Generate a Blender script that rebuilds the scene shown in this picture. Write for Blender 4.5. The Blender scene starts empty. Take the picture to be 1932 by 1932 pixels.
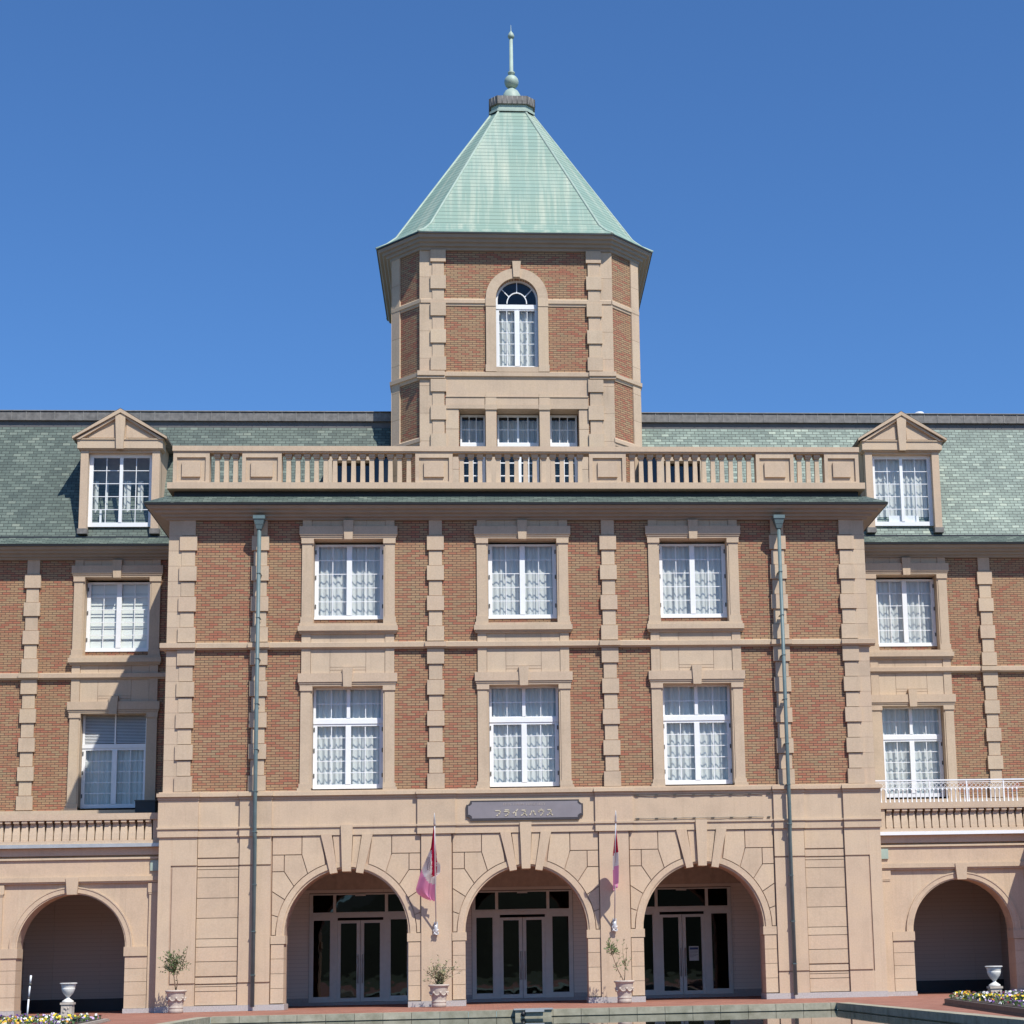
import bpy, math, random
from mathutils import Vector, Matrix
random.seed(7)
S = bpy.context.scene
COL = S.collection

# ------------------------------------------------------------------ camera, sky, sun, exposure
YAW, PITCH, ROLL = 0.0775, 0.1755, 0.0209
r_ = Vector((math.cos(YAW), -math.sin(YAW), 0)); f_ = Vector((math.sin(YAW), math.cos(YAW), 0)); u_ = Vector((0, 0, 1))
F = f_ * math.cos(PITCH) + u_ * math.sin(PITCH)
U = u_ * math.cos(PITCH) - f_ * math.sin(PITCH)
cr, sr = math.cos(ROLL), math.sin(ROLL)
Rr = r_ * cr - U * sr
Uu = r_ * sr + U * cr
cam = bpy.data.cameras.new("camera")
co = bpy.data.objects.new("camera", cam); COL.objects.link(co)
M = Matrix(((Rr.x, Uu.x, -F.x, -1.0738), (Rr.y, Uu.y, -F.y, -45.5744), (Rr.z, Uu.z, -F.z, 0.9046), (0, 0, 0, 1)))
co.matrix_world = M
cam.sensor_width = 36; cam.lens = 3251.2 / 1932 * 36
cam.shift_x = (966 - 1160.0) / 1932; cam.shift_y = (1248.4 - 966) / 1932
cam.clip_end = 5000; cam.clip_start = 0.1
S.camera = co

SUN = Vector((0.60, -1.0, 1.53)).normalized()
W = bpy.data.worlds.new("World"); S.world = W; W.use_nodes = True
nt = W.node_tree; nt.nodes.clear()
bg = nt.nodes.new("ShaderNodeBackground"); wo = nt.nodes.new("ShaderNodeOutputWorld"); sk = nt.nodes.new("ShaderNodeTexSky")
sk.sky_type = 'NISHITA'; sk.sun_disc = False
sk.sun_elevation = math.asin(SUN.z); sk.sun_rotation = math.atan2(SUN.x, SUN.y)
sk.altitude = 0; sk.air_density = 1.0; sk.dust_density = 0.3; sk.ozone_density = 3.0
bg.inputs[1].default_value = 0.094
tn = nt.nodes.new("ShaderNodeMix"); tn.data_type = 'RGBA'; tn.blend_type = 'MULTIPLY'; tn.inputs[0].default_value = 1; tn.inputs[7].default_value = (.63, 1.0, 1.40, 1)
nt.links.new(sk.outputs[0], tn.inputs[6]); nt.links.new(tn.outputs[2], bg.inputs[0]); nt.links.new(bg.outputs[0], wo.inputs[0])
sl = bpy.data.lights.new("sun", 'SUN'); sl.energy = 4.6; sl.angle = math.radians(0.5); sl.color = (1.0, 0.955, 0.875)
so = bpy.data.objects.new("sun", sl); COL.objects.link(so)
so.rotation_euler = (-SUN).to_track_quat('-Z', 'Y').to_euler(); so.location = (20, -40, 60)
S.view_settings.view_transform = 'Standard'; S.view_settings.look = 'None'
S.view_settings.exposure = 0.22; S.view_settings.gamma = 1
S.cycles.use_denoising = True
S.cycles.max_bounces = 8; S.cycles.transparent_max_bounces = 12
S.cycles.sample_clamp_indirect = 4

# ------------------------------------------------------------------ materials
def mat(name):
    m = bpy.data.materials.new(name); m.use_nodes = True
    n = m.node_tree.nodes; b = n["Principled BSDF"]
    return m, n, m.node_tree.links, b
def node(n, t, **k):
    x = n.new(t)
    for a, v in k.items(): setattr(x, a, v)
    return x
def setin(x, **k):
    for a, v in k.items(): x.inputs[a.replace('_', ' ')].default_value = v
def c4(c): return (c[0], c[1], c[2], 1)
def noise(n, l, coord, scale, detail=3, rough=.55):
    x = node(n, "ShaderNodeTexNoise"); setin(x, Scale=scale, Detail=detail, Roughness=rough)
    l.new(coord, x.inputs["Vector"]); return x.outputs["Fac"]
def ramp(n, l, fac, stops):
    x = node(n, "ShaderNodeValToRGB"); e = x.color_ramp.elements
    while len(e) < len(stops): e.new(.5)
    for i, (p, c) in enumerate(stops): e[i].position = p; e[i].color = c4(c) if len(c) == 3 else c
    l.new(fac, x.inputs[0]); return x.outputs[0]
def mix(n, l, a, b, fac, mode='MIX'):
    x = node(n, "ShaderNodeMix", data_type='RGBA', blend_type=mode)
    for s, v in ((x.inputs[0], fac), (x.inputs[6], a), (x.inputs[7], b)):
        if isinstance(v, (int, float)): s.default_value = v
        elif isinstance(v, tuple): s.default_value = c4(v)
        else: l.new(v, s)
    return x.outputs[2]
def bump(n, l, b, h, strength=.3, dist=.01):
    x = node(n, "ShaderNodeBump"); setin(x, Strength=strength, Distance=dist)
    l.new(h, x.inputs["Height"]); l.new(x.outputs[0], b.inputs["Normal"])
def plain(name, col, rough=.6, metal=0, var=.12, scale=6):
    m, n, l, b = mat(name)
    tc = node(n, "ShaderNodeTexCoord").outputs["Object"]
    f = noise(n, l, tc, scale, 4)
    c = ramp(n, l, f, [(.3, tuple(x * (1 - var) for x in col)), (.7, tuple(min(1, x * (1 + var)) for x in col))])
    l.new(c, b.inputs["Base Color"]); setin(b, Roughness=rough, Metallic=metal); return m

def mat_stone(name, col, joint=None):
    m, n, l, b = mat(name)
    tc = node(n, "ShaderNodeTexCoord").outputs["Object"]
    geo = node(n, "ShaderNodeNewGeometry")
    f1 = noise(n, l, tc, 1.3, 5, .6); f2 = noise(n, l, tc, 26, 3, .7)
    c = ramp(n, l, f1, [(.25, tuple(x * .88 for x in col)), (.5, col), (.78, (col[0] * 1.06, col[1] * 1.05, col[2] * 1.0))])
    tint = ramp(n, l, geo.outputs["Random Per Island"], [(0, (.88, .85, .83)), (.35, (1, .985, .95)), (.7, (.99, .94, .92)), (1, (1.05, 1.05, 1.02))])
    c = mix(n, l, c, tint, .75, 'MULTIPLY')
    g = ramp(n, l, f2, [(.3, (.88, .88, .88)), (.7, (1.06, 1.06, 1.06))])
    c = mix(n, l, c, g, .8, 'MULTIPLY')
    # faint run-off stains
    mp = node(n, "ShaderNodeMapping"); setin(mp, Scale=(5, 5, .35)); l.new(tc, mp.inputs[0])
    st = noise(n, l, mp.outputs[0], 1.6, 5, .65)
    c = mix(n, l, c, (.80, .78, .76), ramp(n, l, st, [(.52, (0, 0, 0)), (.80, (.55, .55, .55))]), 'MULTIPLY')
    l.new(c, b.inputs["Base Color"]); setin(b, Roughness=.85)
    bump(n, l, b, f2, .35, .006); return m

def bricktex(n, l, vec, w, h, mortar, c1, c2, cm, off=.5, smooth=.1, bias=0):
    x = node(n, "ShaderNodeTexBrick", offset=off, squash=1)
    setin(x, Scale=1, Mortar_Size=mortar, Mortar_Smooth=smooth, Bias=bias, Brick_Width=w, Row_Height=h)
    x.inputs["Color1"].default_value = c4(c1); x.inputs["Color2"].default_value = c4(c2); x.inputs["Mortar"].default_value = c4(cm)
    l.new(vec, x.inputs["Vector"]); return x

def mat_brick(name):
    m, n, l, b = mat(name)
    uv = node(n, "ShaderNodeTexCoord").outputs["UV"]; ob = node(n, "ShaderNodeTexCoord").outputs["Object"]
    mp = node(n, "ShaderNodeMapping"); setin(mp, Scale=(1, 1, 1)); l.new(uv, mp.inputs[0])
    bt = bricktex(n, l, mp.outputs[0], .222, .0665, .0078, (1, 1, 1), (0, 0, 0), (.5, .5, .5), .5)
    wn = node(n, "ShaderNodeTexWhiteNoise", noise_dimensions='1D'); sc_ = node(n, "ShaderNodeMath", operation='MULTIPLY'); l.new(bt.outputs["Color"], sc_.inputs[0]); sc_.inputs[1].default_value = 913.7
    l.new(sc_.outputs[0], wn.inputs["W"])
    hue = ramp(n, l, wn.outputs["Value"], [(0, (.375, .140, .082)), (.20, (.365, .164, .092)), (.36, (.360, .192, .105)), (.55, (.372, .225, .122)), (.86, (.382, .242, .132)), (1, (.318, .222, .122))])
    f = noise(n, l, ob, .9, 3, .6)
    sh = ramp(n, l, f, [(.34, (.97, .86, .82)), (.64, (1.03, 1.05, 1.04))])
    hue = mix(n, l, hue, sh, .8, 'MULTIPLY')
    fg = ramp(n, l, noise(n, l, ob, 40, 2), [(.3, (.9, .9, .9)), (.7, (1.08, 1.08, 1.08))])
    hue = mix(n, l, hue, fg, .7, 'MULTIPLY')
    c = mix(n, l, hue, (.085, .054, .040), bt.outputs["Fac"])
    l.new(c, b.inputs["Base Color"]); setin(b, Roughness=.8)
    inv = node(n, "ShaderNodeMath", operation='SUBTRACT'); inv.inputs[0].default_value = 1; l.new(bt.outputs["Fac"], inv.inputs[1])
    bump(n, l, b, inv.outputs[0], .6, .008); return m

def mat_slate(name, k=1.0, moss=0):
    m, n, l, b = mat(name)
    uv = node(n, "ShaderNodeTexCoord").outputs["UV"]; ob = node(n, "ShaderNodeTexCoord").outputs["Object"]
    nz = node(n, "ShaderNodeTexNoise"); setin(nz, Scale=2.2, Detail=2); l.new(uv, nz.inputs["Vector"])
    ad = node(n, "ShaderNodeVectorMath", operation='MULTIPLY_ADD'); l.new(nz.outputs["Color"], ad.inputs[0]); ad.inputs[1].default_value = (.05, .022, 0); l.new(uv, ad.inputs[2])
    bt = bricktex(n, l, ad.outputs[0], .235, .108, .0080, (1, 1, 1), (0, 0, 0), (.5, .5, .5), .5, .15)
    hue = ramp(n, l, bt.outputs["Color"], [(0, (.082*k, .114*k, .100*k)), (.4, (.110*k, .148*k, .128*k)), (.8, (.140*k, .183*k, .157*k)), (.95, (.182*k, .228*k, .195*k)), (1, (.22*k, .26*k, .215*k))])
    f = noise(n, l, ob, .7, 4, .6)
    hue = mix(n, l, hue, ramp(n, l, f, [(.3, (.70, .74, .73)), (.7, (1.15, 1.12, 1.04))]), .9, 'MULTIPLY')
    f3 = noise(n, l, ob, 18, 3)
    hue = mix(n, l, hue, ramp(n, l, f3, [(.3, (.88, .88, .88)), (.7, (1.08, 1.08, 1.08))]), .8, 'MULTIPLY')
    c = mix(n, l, hue, (.022, .028, .025), bt.outputs["Fac"])
    l.new(c, b.inputs["Base Color"]); setin(b, Roughness=.62)
    inv = node(n, "ShaderNodeMath", operation='SUBTRACT'); inv.inputs[0].default_value = 1; l.new(bt.outputs["Fac"], inv.inputs[1])
    bump(n, l, b, inv.outputs[0], .7, .012); return m

def mat_copper(name):
    m, n, l, b = mat(name)
    uv = node(n, "ShaderNodeTexCoord").outputs["UV"]; ob = node(n, "ShaderNodeTexCoord").outputs["Object"]
    bt = bricktex(n, l, uv, 90, .187, .013, (1, 1, 1), (0, 0, 0), (.5, .5, .5), .5, .3)
    hue = ramp(n, l, bt.outputs["Color"], [(0, (.215, .318, .258)), (.5, (.228, .336, .273)), (1, (.246, .354, .290))])
    mp = node(n, "ShaderNodeMapping"); setin(mp, Scale=(2.6, .14, 1)); l.new(uv, mp.inputs[0])
    st = noise(n, l, mp.outputs[0], 1.1, 6, .62)
    hue = mix(n, l, hue, (.43, .475, .375), ramp(n, l, st, [(.47, (0, 0, 0)), (.66, (.9, .9, .9))]))
    f = noise(n, l, ob, .55, 3)
    hue = mix(n, l, hue, ramp(n, l, f, [(.3, (.90, .97, 1.0)), (.7, (1.05, 1.02, .98))]), .8, 'MULTIPLY')
    c = mix(n, l, hue, (.095, .145, .122), bt.outputs["Fac"])
    l.new(c, b.inputs["Base Color"]); setin(b, Roughness=.6)
    inv = node(n, "ShaderNodeMath", operation='SUBTRACT'); inv.inputs[0].default_value = 1; l.new(bt.outputs["Fac"], inv.inputs[1])
    bump(n, l, b, inv.outputs[0], .5, .02); return m

def mat_siding(name, k=1.0):
    m, n, l, b = mat(name)
    uv = node(n, "ShaderNodeTexCoord").outputs["UV"]
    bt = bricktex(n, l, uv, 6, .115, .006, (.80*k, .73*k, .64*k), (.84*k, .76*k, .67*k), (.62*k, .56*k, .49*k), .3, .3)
    l.new(bt.outputs["Color"], b.inputs["Base Color"]); setin(b, Roughness=.7); return m

def mat_glass(name, tint=(.95, .97, .965), ior=1.5):
    m, n, l, b = mat(name); n.remove(b)
    lw = node(n, "ShaderNodeLayerWeight"); lw.inputs[0].default_value = .5
    pw = node(n, "ShaderNodeMath", operation='POWER'); l.new(lw.outputs["Facing"], pw.inputs[0]); pw.inputs[1].default_value = 5
    fr = node(n, "ShaderNodeMath", operation='MULTIPLY_ADD'); l.new(pw.outputs[0], fr.inputs[0]); fr.inputs[1].default_value = .93; fr.inputs[2].default_value = .05 if ior <= 1.5 else .06
    t = node(n, "ShaderNodeBsdfTransparent"); t.inputs[0].default_value = c4(tint)
    g = node(n, "ShaderNodeBsdfGlossy"); g.inputs["Roughness"].default_value = .015
    x = node(n, "ShaderNodeMixShader"); l.new(fr.outputs[0], x.inputs[0]); l.new(t.outputs[0], x.inputs[1]); l.new(g.outputs[0], x.inputs[2])
    # slow waviness of old panes
    tc = node(n, "ShaderNodeTexCoord").outputs["Object"]; f = noise(n, l, tc, 1.4, 2)
    bp = node(n, "ShaderNodeBump"); setin(bp, Strength=.12, Distance=.02); l.new(f, bp.inputs["Height"]); l.new(bp.outputs[0], g.inputs["Normal"])
    l.new(x.outputs[0], n["Material Output"].inputs[0]); return m

def mat_curtain(name):
    m, n, l, b = mat(name)
    ob = node(n, "ShaderNodeTexCoord").outputs["Object"]; uv = node(n, "ShaderNodeTexCoord").outputs["UV"]
    # glazing-bar shadows put into the colour: thin zigzag lines every 36 cm
    sx = node(n, "ShaderNodeSeparateXYZ"); l.new(ob, sx.inputs[0])
    nz = node(n, "ShaderNodeTexNoise"); setin(nz, Scale=7, Detail=1); l.new(ob, nz.inputs["Vector"])
    a = node(n, "ShaderNodeMath", operation='MULTIPLY_ADD'); l.new(nz.outputs["Fac"], a.inputs[0]); a.inputs[1].default_value = .34; l.new(sx.outputs[2], a.inputs[2])
    md = node(n, "ShaderNodeMath", operation='PINGPONG'); l.new(a.outputs[0], md.inputs[0]); md.inputs[1].default_value = .18
    lt = node(n, "ShaderNodeMath", operation='LESS_THAN'); l.new(md.outputs[0], lt.inputs[0]); lt.inputs[1].default_value = .0065
    c = mix(n, l, (.86, .88, .86), (.84, .865, .85), lt.outputs[0])
    l.new(c, b.inputs["Base Color"]); setin(b, Roughness=.9)
    tr = node(n, "ShaderNodeBsdfTranslucent"); tr.inputs[0].default_value = (.86, .89, .88, 1)
    x = node(n, "ShaderNodeMixShader"); x.inputs[0].default_value = .32
    l.new(b.outputs[0], x.inputs[1]); l.new(tr.outputs[0], x.inputs[2]); l.new(x.outputs[0], n["Material Output"].inputs[0]); return m

def mat_paving(name):
    m, n, l, b = mat(name)
    ob = node(n, "ShaderNodeTexCoord").outputs["Object"]
    bt = bricktex(n, l, ob, .22, .11, .006, (.30, .115, .075), (.39, .185, .13), (.17, .10, .075), .5, .2)
    f = noise(n, l, ob, .8, 5, .65)
    c = mix(n, l, bt.outputs["Color"], ramp(n, l, f, [(.3, (.78, .75, .74)), (.7, (1.12, 1.1, 1.08))]), .9, 'MULTIPLY')
    l.new(c, b.inputs["Base Color"]); setin(b, Roughness=.75); bump(n, l, b, f, .3, .01); return m

def mat_rim(name):
    m, n, l, b = mat(name)
    ob = node(n, "ShaderNodeTexCoord").outputs["Object"]; geo = node(n, "ShaderNodeNewGeometry")
    f = noise(n, l, ob, 3.5, 5, .65)
    c = ramp(n, l, f, [(.3, (.25, .235, .165)), (.55, (.38, .355, .265)), (.75, (.46, .43, .33))])
    c = mix(n, l, c, ramp(n, l, geo.outputs["Random Per Island"], [(0, (.88, .9, .88)), (1, (1.08, 1.06, 1.04))]), 1, 'MULTIPLY')
    l.new(c, b.inputs["Base Color"]); setin(b, Roughness=.7); return m

def mat_water(name):
    m, n, l, b = mat(name)
    ob = node(n, "ShaderNodeTexCoord").outputs["Object"]
    mp = node(n, "ShaderNodeMapping"); setin(mp, Scale=(.9, .35, 1)); l.new(ob, mp.inputs[0])
    f = noise(n, l, mp.outputs[0], 1.6, 3, .5)
    setin(b, Base_Color=(.018, .022, .014, 1), Roughness=.02, IOR=1.33); bump(n, l, b, f, .05, .02); return m

def mat_pot(name, col):
    m, n, l, b = mat(name)
    ob = node(n, "ShaderNodeTexCoord").outputs["Object"]
    f = noise(n, l, ob, 9, 5, .7); f2 = noise(n, l, ob, 60, 2)
    c = ramp(n, l, f, [(.3, tuple(x * .72 for x in col)), (.5, col), (.75, tuple(min(1, x * 1.12) for x in col))])
    l.new(c, b.inputs["Base Color"]); setin(b, Roughness=.85); bump(n, l, b, f2, .4, .006); return m

STONE = mat_stone("cast_stone", (.552, .432, .312))
STONE2 = mat_stone("cast_stone_base", (.566, .440, .313))
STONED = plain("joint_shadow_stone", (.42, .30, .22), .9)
GRAN = plain("granite", (.44, .41, .39), .6, 0, .15, 30)
BRICK = mat_brick("long_brick")
SLATE = mat_slate("green_slate", .85); SLATE_R = mat_slate("weathered_slate", 1.55)
COPPER = mat_copper("patina_copper")
COPP = plain("patina_plain", (.345, .43, .36), .55, 0, .12, 4)
CORN = plain("painted_cornice", (.29, .265, .23), .7, 0, .06, 3)
LEAD = plain("weathered_lead", (.165, .155, .142), .6, 0, .30, 7)
LEADL = plain("lead_seam", (.23, .22, .20), .6, 0, .2, 7)
GUTT = plain("dark_gutter", (.022, .024, .028), .5)
WHITE = plain("white_paint", (.82, .83, .83), .45, 0, .03)
GREYP = plain("grey_door_paint", (.72, .72, .67), .45, 0, .05)
GLASS = mat_glass("window_glass")
DGLASS = mat_glass("door_glass", (.30, .32, .32), 1.52)
CURT = mat_curtain("sheer_curtain")
BLIND = plain("blind_cloth", (.74, .76, .72), .85, 0, .03, 2)
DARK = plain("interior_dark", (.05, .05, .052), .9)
SIDE = mat_siding("white_siding"); SIDE_SHADE = mat_siding("white_siding_shaded", .62)  # second siding: same boards, darkened to stand for deep shade in the wing arcades
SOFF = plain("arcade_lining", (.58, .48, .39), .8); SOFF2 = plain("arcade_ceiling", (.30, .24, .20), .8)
PIPE = plain("pipe_green_grey", (.115, .170, .175), .5, 0, .12, 5)
METAL = plain("galvanised", (.52, .52, .50), .35, .4, .08)
HINGE = plain("hinge_metal", (.08, .075, .06), .5)
PAVE = mat_paving("red_paving")
RIM = mat_rim("pool_stone")
WATER = mat_water("pool_water")
POT = mat_pot("stone_pot", (.50, .43, .36))
URN = mat_pot("white_urn", (.72, .70, .64))

# ------------------------------------------------------------------ mesh builder
class MB:
    def __init__(s): s.v = []; s.f = []; s.mi = []; s.sm = []
    def face(s, pts, m=0, smooth=False):
        i = len(s.v); s.v += [tuple(p) for p in pts]; s.f.append(tuple(range(i, i + len(pts)))); s.mi.append(m); s.sm.append(smooth)
    def mesh(s, vs, fs, m=0, smooth=False):
        i = len(s.v); s.v += [tuple(p) for p in vs]
        for f in fs: s.f.append(tuple(i + k for k in f)); s.mi.append(m); s.sm.append(smooth)
    def box(s, x0, x1, y0, y1, z0, z1, m=0):
        if x0 > x1: x0, x1 = x1, x0
        if y0 > y1: y0, y1 = y1, y0
        v = [(x, y, z) for z in (z0, z1) for y in (y0, y1) for x in (x0, x1)]
        s.mesh(v, [(0, 2, 3, 1), (4, 5, 7, 6), (0, 1, 5, 4), (2, 6, 7, 3), (0, 4, 6, 2), (1, 3, 7, 5)], m)
    def prism(s, poly, y0, y1, m=0):            # polygon in x,z pushed from y0 (front) to y1
        a = sum(poly[i][0] * poly[(i + 1) % len(poly)][1] - poly[(i + 1) % len(poly)][0] * poly[i][1] for i in range(len(poly)))
        if a < 0: poly = poly[::-1]
        n = len(poly)
        v = [(x, y0, z) for x, z in poly] + [(x, y1, z) for x, z in poly]
        fs = [tuple(range(n)), tuple(range(2 * n - 1, n - 1, -1))]
        fs += [(i, n + i, n + (i + 1) % n, (i + 1) % n) for i in range(n)]
        s.mesh(v, fs, m)
    def vprism(s, poly, z0, z1, m=0):           # polygon in x,y, extruded up (counter-clockwise from above)
        n = len(poly)
        v = [(x, y, z0) for x, y in poly] + [(x, y, z1) for x, y in poly]
        s.mesh(v, [tuple(range(n - 1, -1, -1)), tuple(range(n, 2 * n))] + [(i, (i + 1) % n, n + (i + 1) % n, n + i) for i in range(n)], m)
    def lathe(s, prof, cx, cy, n=24, m=0, a0=0):
        v = []; fs = []
        for r, z in prof:
            for k in range(n):
                t = 2 * math.pi * k / n + a0; v.append((cx + r * math.cos(t), cy + r * math.sin(t), z))
        for j in range(len(prof) - 1):
            for k in range(n): fs.append((j * n + k, j * n + (k + 1) % n, (j + 1) * n + (k + 1) % n, (j + 1) * n + k))
        fs.append(tuple(range(n - 1, -1, -1))); fs.append(tuple((len(prof) - 1) * n + k for k in range(n)))
        s.mesh(v, fs, m, True)
    def tube(s, pts, r, n=8, m=0, r2=None):
        pts = [Vector(p) for p in pts]; v = []; fs = []
        for i, p in enumerate(pts):
            d = (pts[min(i + 1, len(pts) - 1)] - pts[max(i - 1, 0)]).normalized()
            a = d.orthogonal().normalized(); b = d.cross(a)
            rr = r if r2 is None else r + (r2 - r) * i / (len(pts) - 1)
            for k in range(n):
                t = 2 * math.pi * k / n; v.append(p + a * rr * math.cos(t) + b * rr * math.sin(t))
        # keep the rings aligned
        for i in range(len(pts) - 1):
            best = min(range(n), key=lambda o: (Vector(v[i * n]) - Vector(v[(i + 1) * n + o]) - (pts[i] - pts[i + 1])).length)
            ring = v[(i + 1) * n:(i + 2) * n]; v[(i + 1) * n:(i + 2) * n] = ring[best:] + ring[:best]
            for k in range(n): fs.append((i * n + k, i * n + (k + 1) % n, (i + 1) * n + (k + 1) % n, (i + 1) * n + k))
        fs.append(tuple(range(n - 1, -1, -1))); fs.append(tuple((len(pts) - 1) * n + k for k in range(n)))
        s.mesh(v, fs, m, True)
    def build(s, name, mats, parent=None, label=None, cat=None, group=None, kind=None, bevel=0):
        me = bpy.data.meshes.new(name); me.from_pydata(s.v, [], s.f)
        for mm in (mats if isinstance(mats, (list, tuple)) else [mats]): me.materials.append(mm)
        uv = me.uv_layers.new(name="UVMap")
        for p, mi, sm in zip(me.polygons, s.mi, s.sm):
            p.material_index = mi; p.use_smooth = sm
            nn = p.normal
            t = Vector((-nn.y, nn.x, 0))
            t = Vector((1, 0, 0)) if t.length < .05 else t.normalized()
            b = nn.cross(t)
            for li in p.loop_indices:
                co_ = me.vertices[me.loops[li].vertex_index].co
                uv.data[li].uv = (co_.dot(t) + 100, co_.dot(b) + 100)
        me.update()
        o = bpy.data.objects.new(name, me); COL.objects.link(o)
        if parent:
            o.parent = parent
            if parent.type == 'EMPTY': o.matrix_parent_inverse = Matrix.Translation(-Vector(parent.location))
        tag(o, label, cat, group, kind)
        if bevel:
            bv = o.modifiers.new("bevel", 'BEVEL'); bv.width = bevel; bv.segments = 1; bv.limit_method = 'ANGLE'
        return o
def tag(o, label=None, cat=None, group=None, kind=None):
    if label: o["label"] = label
    if cat: o["category"] = cat
    if group: o["group"] = group
    if kind: o["kind"] = kind
def empty(name, loc, label, cat, group=None):
    o = bpy.data.objects.new(name, None); COL.objects.link(o); o.location = loc; tag(o, label, cat, group); return o
def shrink(poly, d):
    a = sum(poly[i][0] * poly[(i + 1) % len(poly)][1] - poly[(i + 1) % len(poly)][0] * poly[i][1] for i in range(len(poly)))
    if a < 0: poly = poly[::-1]
    n = len(poly); out = []
    for i in range(n):
        p0, p1, p2 = Vector(poly[i - 1]), Vector(poly[i]), Vector(poly[(i + 1) % n])
        d1 = (p1 - p0).normalized(); d2 = (p2 - p1).normalized()
        n1 = Vector((-d1.y, d1.x)); n2 = Vector((-d2.y, d2.x))
        k = n1 + n2; k = k / max(.3, k.length_squared) * 2
        q = p1 + k * d; out.append((q.x, q.y))
    return out
def holes_wall(b, x0, x1, z0, z1, y, holes, m=0):
    xs = sorted({x0, x1, *[h[0] for h in holes], *[h[1] for h in holes]}); zs = sorted({z0, z1, *[h[2] for h in holes], *[h[3] for h in holes]})
    for i in range(len(xs) - 1):
        run = None
        for j in range(len(zs) - 1):
            cx, cz = (xs[i] + xs[i + 1]) / 2, (zs[j] + zs[j + 1]) / 2
            if not any(h[0] < cx < h[1] and h[2] < cz < h[3] for h in holes):
                b.face([(xs[i], y, zs[j]), (xs[i + 1], y, zs[j]), (xs[i + 1], y, zs[j + 1]), (xs[i], y, zs[j + 1])], m)
def arch_pts(cx, a, zs, rise, n=24, t0=math.pi, t1=0):
    return [(cx + a * math.cos(t0 + (t1 - t0) * i / n), zs + rise * math.sin(t0 + (t1 - t0) * i / n)) for i in range(n + 1)]
def arch_wall(b, x0, x1, z1, y, cx, a, zs, rise, depth, m=0, z0=0, soff=None):
    P = arch_pts(cx, a, zs, rise)
    b.face([(x0, y, z0), (cx - a, y, z0), (cx - a, y, zs), (cx - a, y, z1), (x0, y, z1)], m)
    b.face([(cx + a, y, z0), (x1, y, z0), (x1, y, z1), (cx + a, y, z1), (cx + a, y, zs)], m)
    for (xa, za), (xb, zb) in zip(P, P[1:]): b.face([(xa, y, za), (xb, y, zb), (xb, y, z1), (xa, y, z1)], m)
    Q = [(cx - a, z0)] + P + [(cx + a, z0)]
    for (xa, za), (xb, zb) in zip(Q, Q[1:]):
        b.face([(xa, y, za), (xa, y + depth, za), (xb, y + depth, zb), (xb, y, zb)], m if soff is None else soff)
def arch_band(b, cx, a0, r0, a1, r1, zs, y0, y1, m=0, n=28):
    P = arch_pts(cx, a0, zs, r0, n); Q = arch_pts(cx, a1, zs, r1, n)
    for i in range(n):
        p, q, r, t = P[i], P[i + 1], Q[i + 1], Q[i]
        b.face([(p[0], y0, p[1]), (q[0], y0, q[1]), (r[0], y0, r[1]), (t[0], y0, t[1])][::1], m)
        b.face([(p[0], y0, p[1]), (p[0], y1, p[1]), (q[0], y1, q[1]), (q[0], y0, q[1])], m)
        b.face([(t[0], y0, t[1]), (r[0], y0, r[1]), (r[0], y1, r[1]), (t[0], y1, t[1])], m)
    for p, t in ((P[0], Q[0]), (P[-1], Q[-1])):
        b.face([(p[0], y0, p[1]), (t[0], y0, t[1]), (t[0], y1, t[1]), (p[0], y1, p[1])], m)
def profile_run(b, prof, x0, x1, yw, ret0=None, ret1=None, m=0, y_back=4.5):
    """moulding profile [(outward, z)] along a front wall at y=yw, with mitred returns along the sides to y_back"""
    for (o0, z0), (o1, z1) in zip(prof, prof[1:]):
        xa0 = x0 - (o0 if ret0 else 0); xa1 = x0 - (o1 if ret0 else 0)
        xb0 = x1 + (o0 if ret1 else 0); xb1 = x1 + (o1 if ret1 else 0)
        b.face([(xa0, yw - o0, z0), (xb0, yw - o0, z0), (xb1, yw - o1, z1), (xa1, yw - o1, z1)], m)
        if ret0: b.face([(x0 - o0, y_back, z0), (x0 - o0, yw - o0, z0), (x0 - o1, yw - o1, z1), (x0 - o1, y_back, z1)], m)
        if ret1: b.face([(x1 + o0, yw - o0, z0), (x1 + o0, y_back, z0), (x1 + o1, y_back, z1), (x1 + o1, yw - o1, z1)], m)

BLD = empty("brick_building", (0, 4, 0), "brick and beige stone building with a green pointed tower and arcaded ground floor", "building")

# ------------------------------------------------------------------ ground, pool
g = MB()
PX0, PX1, PY1, PY0 = -7.15, 6.88, -6.2, -34.0
for (a, b2, c, d) in ((-30, 30, PY1, 9.0), (-30, PX0, PY0, PY1), (PX1, 30, PY0, PY1), (-30, 30, -60, PY0)):
    g.face([(a, c, 0), (b2, c, 0), (b2, d, 0), (a, d, 0)])
g.build("paving", PAVE, kind="structure")
g = MB()
for (a, b2, c, d) in ((-400, -30, -60, 9), (30, 400, -60, 9), (-400, 400, -400, -60), (-400, 400, 9.0, 600)):
    g.face([(a, c, -.004), (b2, c, -.004), (b2, d, -.004), (a, d, -.004)])
g.build("lawn", plain("lawn_green", (.055, .085, .03), .9, 0, .3, .8), kind="structure")
g = MB()
g.face([(PX0, PY0, -.15), (PX1, PY0, -.15), (PX1, PY1, -.15), (PX0, PY1, -.15)])
g.build("pool_water", WATER, kind="structure")
g = MB()
w = .63
x = PX0 + .02
while x < PX1 - .05:
    g.box(x + .005, min(x + w, PX1) - .005, PY1 - .02, PY1 + .30, -.135, .012); x += w
x = PX0
while x < PX1 - .05:
    g.box(x, min(x + w, PX1), PY1 + .01, PY1 + .25, -.6, -.138); x += w
y = PY1 - .03
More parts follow.
